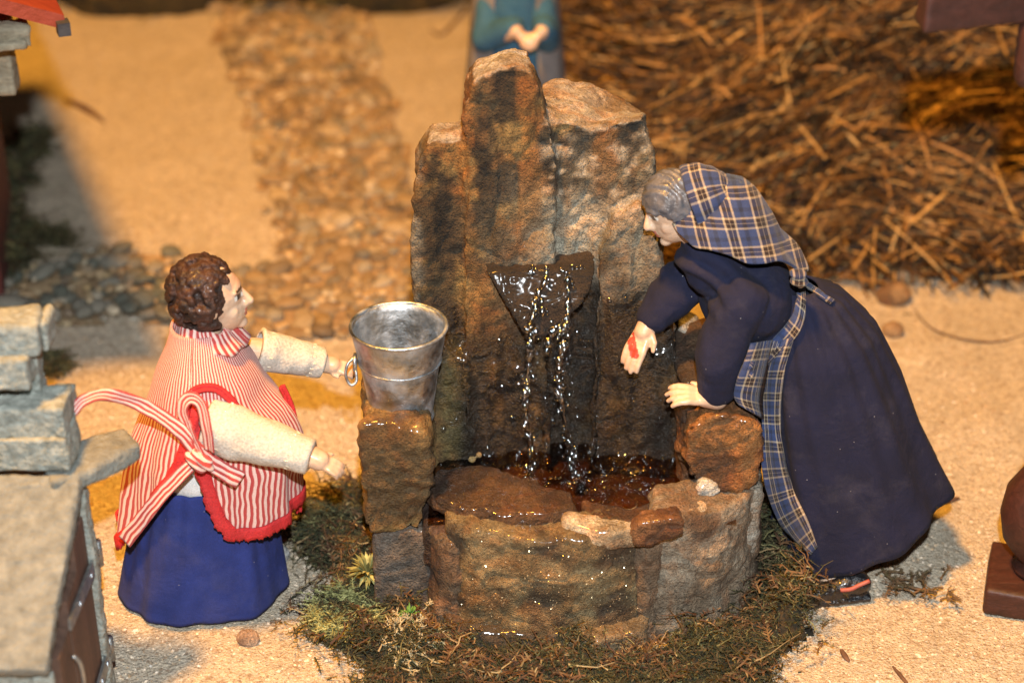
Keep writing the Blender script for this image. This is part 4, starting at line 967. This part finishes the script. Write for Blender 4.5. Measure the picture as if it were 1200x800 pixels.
# ---- bent woman at the right in navy dress and plaid headscarf
def right_woman():
    BY = -.46; foot = G(985, 700, 0)
    root = empty('person', (foot.x - .03, foot.y + .12, 0), 'bent old woman in navy dress and blue plaid headscarf reaching over the basin', 'person')
    mb = MB(); hc = V(792, 243, BY + .02); H = head(mb, hc, (-.90, -.10, -.42), (-.40, 0, .92), 1.02)
    H['brow'] = []
    neck = V(830, 285, BY); chest = V(868, 335, BY); hip = V(935, 395, BY)
    mb.add(*capsule(hc + Vector((.03, 0, -.06)), neck, .055, .06)); mb.add(*capsule(neck, chest, .07, .10)); mb.add(*capsule(chest, hip, .10, .09))
    s1, e1, w1 = V(868, 350, -.60), V(842, 420, -.66), V(829, 466, -.66); s2, e2, w2 = V(812, 318, -.36), V(785, 350, -.40), V(757, 384, -.46)
    mb.add(*capsule(chest, s1, .09, .07)); mb.add(*capsule(s1, e1, .07, .055)); mb.add(*capsule(e1, w1, .05, .036))
    mb.add(*capsule(chest, s2, .09, .06)); mb.add(*capsule(s2, e2, .06, .05)); mb.add(*capsule(e2, w2, .048, .036))
    hand(mb, V(832, 466, -.66), (-.95, -.05, .20), (.15, -.45, .88), .165, 1, .42, .14, .040)
    d2 = (V(732, 436, -.54) - V(757, 384, -.46)).normalized(); hand(mb, w2, d2, (-.55, -.80, .10), .172, -1, .2, .0, .038)
    for q, fx in ((-1, 0), (1, .06)):
        fy = foot.y + .035 + (q + 1) * .12; mb.add(*capsule(hip + Vector((0, q * .05, -.05)), (foot.x + fx + .04, fy + .06, .22), .07, .040)); mb.add(*capsule((foot.x + fx + .04, fy + .06, .22), (foot.x + fx + .03, fy, .09), .038, .034)); mb.add(*capsule((foot.x + fx + .03, fy, .08), (foot.x + fx - .05, fy, .045), .034, .030))
    me = remesh(mb, .0048, 2); red = V(741, 403, -.48)
    paint(me, face_paint(H, extra=lambda p, n: (.42, .055, .03) if (abs((p - red).x + .25 * (p - red).z) < .016 and abs((p - red).z) < .042 and (p - red).length < .06 and n.y < 0 and noise.noise(p * 60) > -.35) else None)); put('body', me, 'skin', root)
    # shoes
    for q, fx in ((-1, 0), (1, .06)):
        fy = foot.y + .0 + (q + 1) * .13; m = MB(); h_ = Vector((foot.x + fx + .065, fy + .02, 0)); t_ = Vector((foot.x + fx - .135, fy - .04, 0))
        m.add(*capsule(h_ + Vector((0, 0, .055)), h_ + Vector((-.05, -.01, .055)), .048, .046)); m.add(*capsule(t_ + Vector((0, 0, .035)), h_ + Vector((-.05, -.01, .045)), .034, .044)); 
        m.add(*prism([h_ + Vector((.045, -.04, -.002)), t_ + Vector((-.01, -.04, -.002)), t_ + Vector((-.01, .04, -.002)), h_ + Vector((.045, .04, -.002))], [h_ + Vector((.045, -.04, .016)), t_ + Vector((-.01, -.04, .016)), t_ + Vector((-.01, .04, .016)), h_ + Vector((.045, .04, .016))]))
        o = put('shoe', displace(remesh(m, .006, 2), lambda p, n: .003 * fbm(p, 25, 2)), 'shoe', root)
        v, f = tube(spline([h_ + Vector((-.075, -.055, .062)), h_ + Vector((-.04, -.062, .072)), h_ + Vector((-.01, -.056, .085)), h_ + Vector((.03, -.045, .098))], 5), .008, 8); put('strap', me_from(v, f), 'shoe_red', o)
    # dress top with sleeves, one sewn garment
    m = MB()
    m.add(*ellipsoid(V(838, 306, BY), ((.13, 0, -.05), (0, .16, 0), (.04, 0, .10)))); m.add(*ellipsoid(V(876, 345, BY), ((.165, 0, -.07), (0, .19, 0), (.06, 0, .15))))
    m.add(*ellipsoid(V(925, 385, BY + .02), ((.13, 0, -.07), (0, .17, 0), (.06, 0, .13))))
    m.add(*capsule(s1, e1, .094, .082)); m.add(*capsule(e1, w1 + Vector((.035, .02, .035)), .082, .066)); m.add(*capsule(s2, e2, .09, .078)); m.add(*capsule(e2, w2 - (w2 - e2).normalized() * .045, .078, .062))
    me = remesh(m, .0085, 5)
    def dd(p, n): return .012 * fbm(p, 5, 2) + .015 * math.sin(p.x * 34 + p.z * 52 + 6 * noise.noise(p * 4)) * max(0, noise.noise(p * 3.5 + Vector((4, 0, 0))) + .35) + .003 * fbm(p, 24, 2)
    dress = put('dress_top', displace(me, dd), 'navy', root)
    # skirt of the dress
    def rc(x, y, rx, ry, tz): return (V(x, y, BY), rx, ry, tz)
    RG = [(0, V(934, 334, BY), .075, .08, .0), (.08, V(942, 350, BY), .135, .13, .02), (.25, V(956, 392, BY + .01), .205, .20, .04), (.5, V(973, 458, BY + .02), .248, .24, .06), (.75, V(990, 525, BY + .02), .268, .265, .09), (1, V(1008, 590, BY + .02), .300, .29, .115)]
    ts = [r[0] for r in RG]
    def SK(a, t):
        c = Vector([float(np.interp(t, ts, [r[1][k] for r in RG])) for k in range(3)]); rx = interp(t, ts, [r[2] for r in RG]); ry = interp(t, ts, [r[3] for r in RG]); tz = interp(t, ts, [r[4] for r in RG])
        th = a * 2 * math.pi; fo = 1 + (.040 * math.sin(th * 6 + 1 + .8 * t) + .022 * math.sin(th * 13 - t)) * sm(0, .5, t) + .04 * (1 - t) * math.sin(th * 19) * sm(0, .1, t)
        # near right corner pulled out, far side drawn in
        dg_ = math.degrees(th); dg_ = dg_ - 360 if dg_ > 180 else dg_
        fo *= 1 + .10 * t * t * math.exp(-(abs(dg_ + 14) / 13) ** 1.4) - .10 * t * math.exp(-((dg_ - 7) / 9) ** 2) + .07 * t * t * math.exp(-(abs(dg_ - 28) / 10) ** 1.4)
        z = c.z + tz * math.cos(th) + .09 * t * math.sin(th) + .035 * t * math.cos(th) - .03 * t * math.exp(-((dg_ + 14) / 22) ** 2)
        return Vector((c.x + rx * fo * math.cos(th), c.y + ry * fo * math.sin(th), z))
    sk = surf_grid(SK, 170, 50, True, .009, lambda a, t: (a * 1.6, t), 'navy', 'dress_skirt', root)
    # hair cap
    P = H['P']; fwd, up, sd = H['fwd'], H['up'], H['sd']
    m = MB(); m.add(*ellipsoid(P(-.004, .030), (fwd * .102, sd * .090, up * .104), 40, 30)); me = m.mesh()
    bm = bmesh.new(); bm.from_mesh(me); cpt = P(.070, .020); cn = (fwd * .62 - up * .78).normalized()
    bmesh.ops.delete(bm, geom=[v for v in bm.verts if (v.co - P(.055, .012)).dot(cn) > 0], context='VERTS'); bm.to_mesh(me); bm.free()
    me = remesh(solid(me, .016), .005, 2); displace(me, lambda p, n: .0035 * math.sin((p - hc).dot(sd) * 120 + (p - hc).dot(fwd) * 160 + 4 * noise.noise(p * 20)) + .003 * fbm(p, 30, 2)); put('hair', me, 'hair_grey', root)
    v, f = tube(spline([P(-.02 + .022 * math.cos(a), -.045 + .022 * math.sin(a), .094) if False else P(-.035, -.040, 0) + sd * -.0 + Vector((.020 * math.cos(a), -.098 - .004 * math.sin(a), .020 * math.sin(a))) for a in np.linspace(0, 5.4, 9)], 4), .0065, 8); put('hair_curl', me_from(v, f), 'hair_grey', root)
    # hood part of the headscarf
    hc2 = V(828, 236, BY)
    def HD(a, t):
        # a runs round the face opening, t from the opening edge back over the crown
        th = a * 2 * math.pi; ang = R(82) + (R(180) - R(82)) * t; ax = Vector((-.93, 0, -.36)).normalized(); u2 = Vector((0, 1, 0)); u1 = ax.cross(u2).normalized()
        if u1.z < 0: u1 = -u1
        r = math.sin(ang); fo = 1 + .022 * math.sin(th * 5 + t * 5) + .014 * math.sin(t * 26 + 2 * math.sin(th))
        return hc2 + Vector((-.035, 0, .008)) + ax * (.125 * math.cos(ang)) * fo + (u1 * math.cos(th) * .122 + u2 * math.sin(th) * .115) * r * fo
    surf_grid(HD, 80, 30, True, .009, lambda a, t: (t * .22, a * .66 + .02), 'plaid', 'headscarf', root)
    # cape of the scarf over the back
    CR = [(0, V(868, 213, BY), .002, .004, -.0), (.12, V(866, 218, BY), .060, .08, -.02), (.4, V(856, 238, BY), .122, .140, -.02), (.7, V(850, 258, BY), .168, .170, -.035), (1, V(856, 274, BY), .212, .190, -.05)]
    tc = [r[0] for r in CR]
    def CP(a, t):
        c = Vector([float(np.interp(t, tc, [r[1][k] for r in CR])) for k in range(3)]); rx, ry, tz = (interp(t, tc, [r[k] for r in CR]) for k in (2, 3, 4)); th = a * 2 * math.pi
        fo = 1 + .03 * math.sin(th * 6 + .5) * t + .012 * math.sin(th * 15 + t * 4)
        ex = .070 * t * math.exp(-(math.remainder(th - R(-12), 2 * math.pi) / .45) ** 2)
        return Vector((c.x + (rx * fo + ex) * math.cos(th), c.y + ry * fo * math.sin(th), c.z + tz * math.cos(th) - ex * .95 + .012 * t * math.sin(th * 6)))
    cape = surf_grid(CP, 120, 34, True, .009, lambda a, t: (CP(a, t).x * 1.0 + CP(a, t).z * .30, CP(a, t).z + .35 * CP(a, t).y), 'plaid', 'scarf_cape', root)
    bs = bvh_of(dress, sk, cape)
    D = lambda x, y, o=.012: drape(x, y, bs, o, BY - .25)
    # knot and apron string, apron panel
    m = MB(); m.add(*ellipsoid(V(936, 326, BY - .16), ((.03, 0, -.01), (0, .03, 0), (0, 0, .036)))); me = displace(remesh(m, .005, 1), lambda p, n: .005 * math.sin(p.z * 200)); l = me.uv_layers.new(name='UVMap')
    for lp in me.loops: p = me.vertices[lp.vertex_index].co; l.data[lp.index].uv = (p.x, p.z)
    put('scarf_knot', me, 'plaid', root)
    def strip(name, L, Rr, off=.014, label=None, n=5, k=5):
        A = spline([Vector((x, y, 0)) for x, y in L], k); B = spline([Vector((x, y, 0)) for x, y in Rr], k); g = []
        base = [[D(lerp(a.x, b.x, j / n), lerp(a.y, b.y, j / n), off) for j in range(n + 1)] for a, b in zip(A, B)]
        # smooth depth jumps so that the cloth hangs freely
        dep = np.array([[(p - CAM).length for p in row] for row in base])
        for _ in range(14):
            q = dep.copy(); q[1:-1] = np.minimum(dep[1:-1], (dep[:-2] + dep[2:]) / 2 + .002); q[:, 1:-1] = np.minimum(q[:, 1:-1], (q[:, :-2] + q[:, 2:]) / 2 + .002); dep = q
        for i, row in enumerate(base): g.append([CAM + (p - CAM).normalized() * (dep[i][j] - .006 * math.sin(j * 2 + i * .4)) for j, p in enumerate(row)])
        o = put(name, sheet(g, .008), 'plaid', root)
        if label: o['label'] = label
        return o
    strip('apron', [(903, 400), (893, 440), (893, 490), (893, 540), (903, 590), (924, 628), (950, 650)], [(930, 396), (918, 440), (914, 490), (920, 540), (932, 580), (946, 610), (958, 640)], .018, 'blue plaid apron edge hanging down the front of the dress')
    strip('apron_fold', [(880, 402), (866, 440), (860, 462), (866, 474)], [(905, 398), (898, 440), (893, 470), (896, 492)], .026)
    strip('apron_string', [(932, 332), (934, 350), (926, 374), (905, 398), (884, 420), (874, 436)], [(943, 334), (944, 358), (938, 386), (918, 412), (898, 432), (884, 450)], .016, 'plaid apron string round the waist')
    strip('scarf_end', [(938, 326), (955, 336), (978, 352)], [(936, 332), (952, 342), (974, 356)], .012)
right_woman()

# ---- blue figure far behind the slab
def blue_person():
    Y = 2.55; c = V(604, 60, Y); x0 = c.x
    root = empty('person', (x0, Y, 0), 'blurred figure in teal robe and grey cloak standing behind the fountain slab', 'person')
    mb = MB(); H = head(mb, (x0 + .02, Y, 1.52), (.2, -1, -.2), (0, 0, 1), 1.0); mb.add(*capsule((x0, Y, 1.42), (x0, Y, 1.3), .05, .06)); mb.add(*capsule((x0, Y, 1.2), (x0, Y, .7), .08, .09))
    for q in (-1, 1):
        e = Vector((x0 + q * .13, Y - .1, 1.0)); hnd = V(620, 44, Y - .26) + Vector((q * .012, 0, 0)); mb.add(*capsule((x0 + q * .13, Y, 1.22), e, .06, .05)); mb.add(*capsule(e, hnd + Vector((q * .05, .03, .02)), .045, .035)); hand(mb, hnd + Vector((q * .03, .02, .0)), (-q * .5, -.5, -.35), (q * .6, -.5, .5), .11, q, .5, .1, .03)
        mb.add(*capsule((x0 + q * .07, Y, .7), (x0 + q * .07, Y, .06), .08, .05))
    me = remesh(mb, .008, 2); paint(me, face_paint(H)); put('body', me, 'skin', root)
    def rb(rx0, rx1, z0, z1, dy, nm, mat, a0=0, a1=1, k=9):
        def F(a, t): th = (a0 + (a1 - a0) * a) * 2 * math.pi; r = lerp(rx0, rx1, t) * (1 + .05 * t * math.sin(th * k)); return Vector((x0 + r * math.cos(th), Y + dy + r * .72 * math.sin(th), lerp(z0, z1, t)))
        return surf_grid(F, 80, 20, a1 - a0 >= 1, .012, lambda a, t: (a, t), mat, nm, root)
    rb(.13, .235, 1.40, .01, 0, 'robe', 'teal'); rb(.19, .300, 1.42, .03, .03, 'cloak', 'greycloak', -.17, .67)
    for q in (-1, 1):
        m = MB(); m.add(*capsule((x0 + q * .12, Y - .02, 1.2), (x0 + q * .15, Y - .10, 1.0), .065, .07)); m.add(*capsule((x0 + q * .15, Y - .10, 1.0), V(620, 42, Y - .22) + Vector((q * .07, .03, .03)), .07, .06)); put('sleeve', displace(remesh(m, .015, 3), lambda p, n: .01 * fbm(p, 8, 2)), 'teal', root)
    m = MB(); m.add(*ellipsoid((x0 + .01, Y + .03, 1.55), ((.12, 0, 0), (0, .11, 0), (0, 0, .13)))); put('hood', displace(remesh(m, .015, 2), lambda p, n: .008 * fbm(p, 8, 2)), 'greycloak', root)
blue_person()

# ------------------------------------------------------------------ stone hut at the lower left
def hut():
    root = empty('stone_hut', (-1.75, -1.6, 0), 'small grey stone hut with stepped chimney and plank door at lower left', 'hut')
    def st(name, vf, seed, mat='hutstone', vox=.014, amp=.4, par=None, label=None):
        me = rockmesh(vf, vox, 1, amp, seed); o = put(name, me, mat, par or root)
        if label: o['label'] = label
        return o
    XR = -1.385
    st('wall', [prism([Vector(q) for q in ((-2.15, -1.86, -.02), (-1.47, -1.86, -.02), (-1.47, -1.30, -.02), (-2.15, -1.30, -.02))], [Vector(q) for q in ((-2.15, -1.86, .60), (-1.47, -1.86, .60), (-1.47, -1.30, .92), (-2.15, -1.30, .92))])], 1, vox=.02)
    # side frame: corner posts of the door wall
    st('corner_post', [box((-1.475, -1.335, -.02), (XR + .008, -1.275, .92))], 2, vox=.012)
    st('corner_post', [box((-1.475, -1.875, -.02), (XR - .02, -1.83, .60))], 3, vox=.012)
    # door of planks
    door = empty('door', (XR - .02, -1.58, .02)); door.parent = root; door.location = Vector((XR - .02, -1.58, .02)) - wloc(root); door['label'] = 'dark brown plank door with metal hinges'
    ys = [-1.825, -1.665, -1.50, -1.34]
    for k in range(3):
        zt = [.625, .72, .82][k]; me = me_from(*box((XR - .045, ys[k] + .003, .01), (XR - .008 + .003 * (k % 2), ys[k + 1] - .003, zt)), smooth=False); o = put('plank', me, 'doorwood', door)
    def strap(a, b, wd, par, lab=None):
        a, b = Vector(a), Vector(b); d = (b - a).normalized(); n_ = Vector((1, 0, 0)); s = d.cross(n_).normalized() * wd
        m = MB(); m.add(*prism([a + s * .6, b + s, b - s, a - s * .6], [p + Vector((.010, 0, 0)) for p in (a + s * .6, b + s, b - s, a - s * .6)])); o = put('hinge', fixn(m.mesh(False)), 'strap_zinc', par)
        for t in (.3, .7): q = a.lerp(b, t) + Vector((.011, 0, 0)); put('rivet', me_from(*ellipsoid(q, ((.006, 0, 0), (0, .010, 0), (0, 0, .010)), 10, 6)), 'zinc', o)
        v, f = tube([b + Vector((.004, .012, .05)), b + Vector((.004, .012, -.05))], .014, 10); put('hinge_pin', me_from(v, f), 'strap_zinc', o)
        return o
    h1 = strap(VX(80, 732, XR - .003), VX(113, 650, XR - .003), .034, door); h2 = strap(VX(112, 812, XR - .003), VX(127, 762, XR - .003), .034, door)
    q_ = VX(85, 768, XR); v, f = tube(spline([q_, q_ + Vector((.02, 0, -.03)), q_ + Vector((.022, 0, -.12)), q_ + Vector((0, 0, -.16))], 5), .008, 8); put('latch', me_from(v, f), 'strap_zinc', door)
    # roof slabs
    def slab(pts, th, seed, nm='roof_slab', mat='hutroof'):
        P = [Vector(p) for p in pts]; n_ = (P[1] - P[0]).cross(P[2] - P[0]).normalized(); n_ = n_ if n_.z > 0 else -n_; st(nm, [prism([p - n_ * th for p in P], P)], seed, mat, .012, .28)
    slab([(-2.25, -1.925, .665), (-1.405, -1.925, .665), (-1.375, -1.37, 1.0), (-2.25, -1.37, 1.0)], .065, 5)
    lp = [G(x, y, 1.0) for x, y in ((50, 545), (100, 512), (146, 500), (164, 520), (104, 552), (60, 566))]
    st('roof_slab', [prism([p - Vector((0, 0, .06)) for p in lp], lp)], 6, 'hutroof', .012, .3, label='flat slab end jutting out beyond the ridge')
    slab([(-2.25, -1.40, .99), (-1.5, -1.40, .99), (-1.5, -1.0, .80), (-2.25, -1.0, .80)], .06, 8)
    # chimney: stacked blocks
    ch = empty('chimney', (-1.65, -1.42, .9)); ch.parent = root; ch.location = Vector((-1.65, -1.42, .9)) - wloc(root)
    def blk(px0, px1, py0, py1, Y, dep, seed, tilt=0):
        Y += .29
        a = V(px0, py0, Y); b = V(px1, py1, Y); c_ = Vector(((a.x + b.x) / 2, Y + dep / 2, (a.z + b.z) / 2)); hx = abs(b.x - a.x) / 2; hz = abs(a.z - b.z) / 2
        st('block', [boxpts(c_, ((hx, hx * tilt, 0), (-dep / 2 * tilt, dep / 2, 0), (0, 0, hz)))], seed, 'hutstone', .010, .38, ch)
    blk(-40, 82, 516, 553, -1.66, .17, 11); blk(-40, 78, 480, 514, -1.64, .15, 12); blk(56, 84, 470, 500, -1.52, .12, 13)
    blk(10, 50, 405, 482, -1.56, .14, 14, .1); blk(-40, 33, 424, 460, -1.66, .16, 15, .08); blk(-40, 44, 384, 420, -1.62, .15, 16, .1); blk(46, 58, 378, 412, -1.56, .12, 17)
hut()

# ------------------------------------------------------------------ red roofed shelter, upper left
def shelter():
    c = V(75, 18, .54); ang = R(21); ux = Vector((-math.cos(ang), -math.sin(ang), 0)); uy = Vector((-math.sin(ang), math.cos(ang), 0)); slope = .42
    root = empty('shelter', (c.x + ux.x * .9 + uy.x * 1.2, c.y + ux.y * .9 + uy.y * 1.2, 0), 'red roofed wooden shelter cut by the top left corner', 'shelter')
    P = lambda a, b, z=0: c + ux * a + uy * b + Vector((0, 0, z))
    Wd, Dp = 1.7, 3.0
    for s, nm in ((0, 'roof'),):
        top = [P(0, 0), P(Wd / 2, 0, Wd / 2 * slope), P(Wd / 2, Dp, Wd / 2 * slope), P(0, Dp)]; put('roof', fixn(me_from(*prism([p - Vector((0, 0, .06)) for p in top], top), smooth=False)), 'redroof', root)
        top = [P(Wd, 0), P(Wd / 2, 0, Wd / 2 * slope), P(Wd / 2, Dp, Wd / 2 * slope), P(Wd, Dp)]; put('roof', fixn(me_from(*prism([p - Vector((0, 0, .06)) for p in top], top), smooth=False)), 'redroof', root)
    put('gutter_end', me_from(*boxpts(P(.01, -.01, -.045), (ux * .024, uy * .03, (0, 0, .026))), smooth=False), 'greytrim', root)
    me = rockmesh([boxpts(P(.62, .16, -.11), (ux * .50, uy * .05, Vector((0, 0, .045)) + ux * 0))], .015, 1, .4, 3); put('beam', me, 'greywood', root)
    me = rockmesh([boxpts(P(.62, .12, -.135), (ux * .48, uy * .03, Vector((0, 0, .02))))], .015, 1, .3, 4); put('beam', me, 'greywood', root)
    a = V(4, 60, .75); me = rockmesh([box((a.x - .06, .72, 1.42), (a.x + .035, .82, 1.74))], .014, 1, .5, 6); put('bracket', me, 'greywood', root)
    w0 = V(-46, 130, 1.5)
    put('wall', me_from(*boxpts(Vector((w0.x - .5, 1.85, .85)), ((.5, .06, 0), (-.05, .35, 0), (0, 0, .85))), smooth=False), 'redwall', root)
shelter()

# ------------------------------------------------------------------ dark wooden frame cut by the right edge
def frame():
    root = empty('wooden_frame', (2.2, -.6, 0), 'dark stained wooden frame with turned leg, cut by the right edge', 'wooden frame')
    def wb(name, vf, seed, vox=.012): return put(name, rockmesh(vf, vox, 1, .12, seed), 'darkwood', root)
    c = V(1082, 42, -.9)
    wb('beam', [prism([c, c + Vector((1.2, .35, .0)), c + Vector((1.2, .55, 0)), c + Vector((-.0, .14, 0))], [p + Vector((0, 0, .16)) for p in (c, c + Vector((1.2, .35, .0)), c + Vector((1.2, .55, 0)), c + Vector((-.0, .14, 0)))])], 1)
    b = V(1198, 66, -.78); wb('brace', [capsule(b + Vector((.03, 0, .08)), b + Vector((.03, 0, -.06)), .055, .05), box(b + Vector((0, -.04, .04)), b + Vector((.12, .06, .14)))], 2)
    # turned leg on a square base
    bc = G(1208, 690, .10); bc = Vector((bc.x + .035, bc.y + .10, 0)); hs = .17
    wb('base_block', [boxpts(bc + Vector((0, 0, .05)), ((hs * .93, -hs * .28, 0), (hs * .28, hs * .93, 0), (0, 0, .055)))], 3)
    prof = [(.0, .10), (.07, .10), (.085, .125), (.06, .15), (.085, .17), (.135, .23), (.155, .31), (.145, .39), (.10, .46), (.065, .49), (.06, .51), (.088, .525), (.10, .555), (.088, .585), (.055, .60), (.05, .64), (.06, 1.2), (.05, 1.9), (0, 1.9)]
    n = 48; v = []; f = []
    for r, z in prof:
        for k in range(n): a = 2 * math.pi * k / n; v.append((bc.x + max(r, 1e-4) * math.cos(a), bc.y + max(r, 1e-4) * math.sin(a), z * 1.22 - .02))
    for i in range(len(prof) - 1):
        for k in range(n): f.append((i * n + k, i * n + (k + 1) % n, (i + 1) * n + (k + 1) % n, (i + 1) * n + k))
    put('turned_leg', me_from(v, f), 'darkwood', root)
frame()
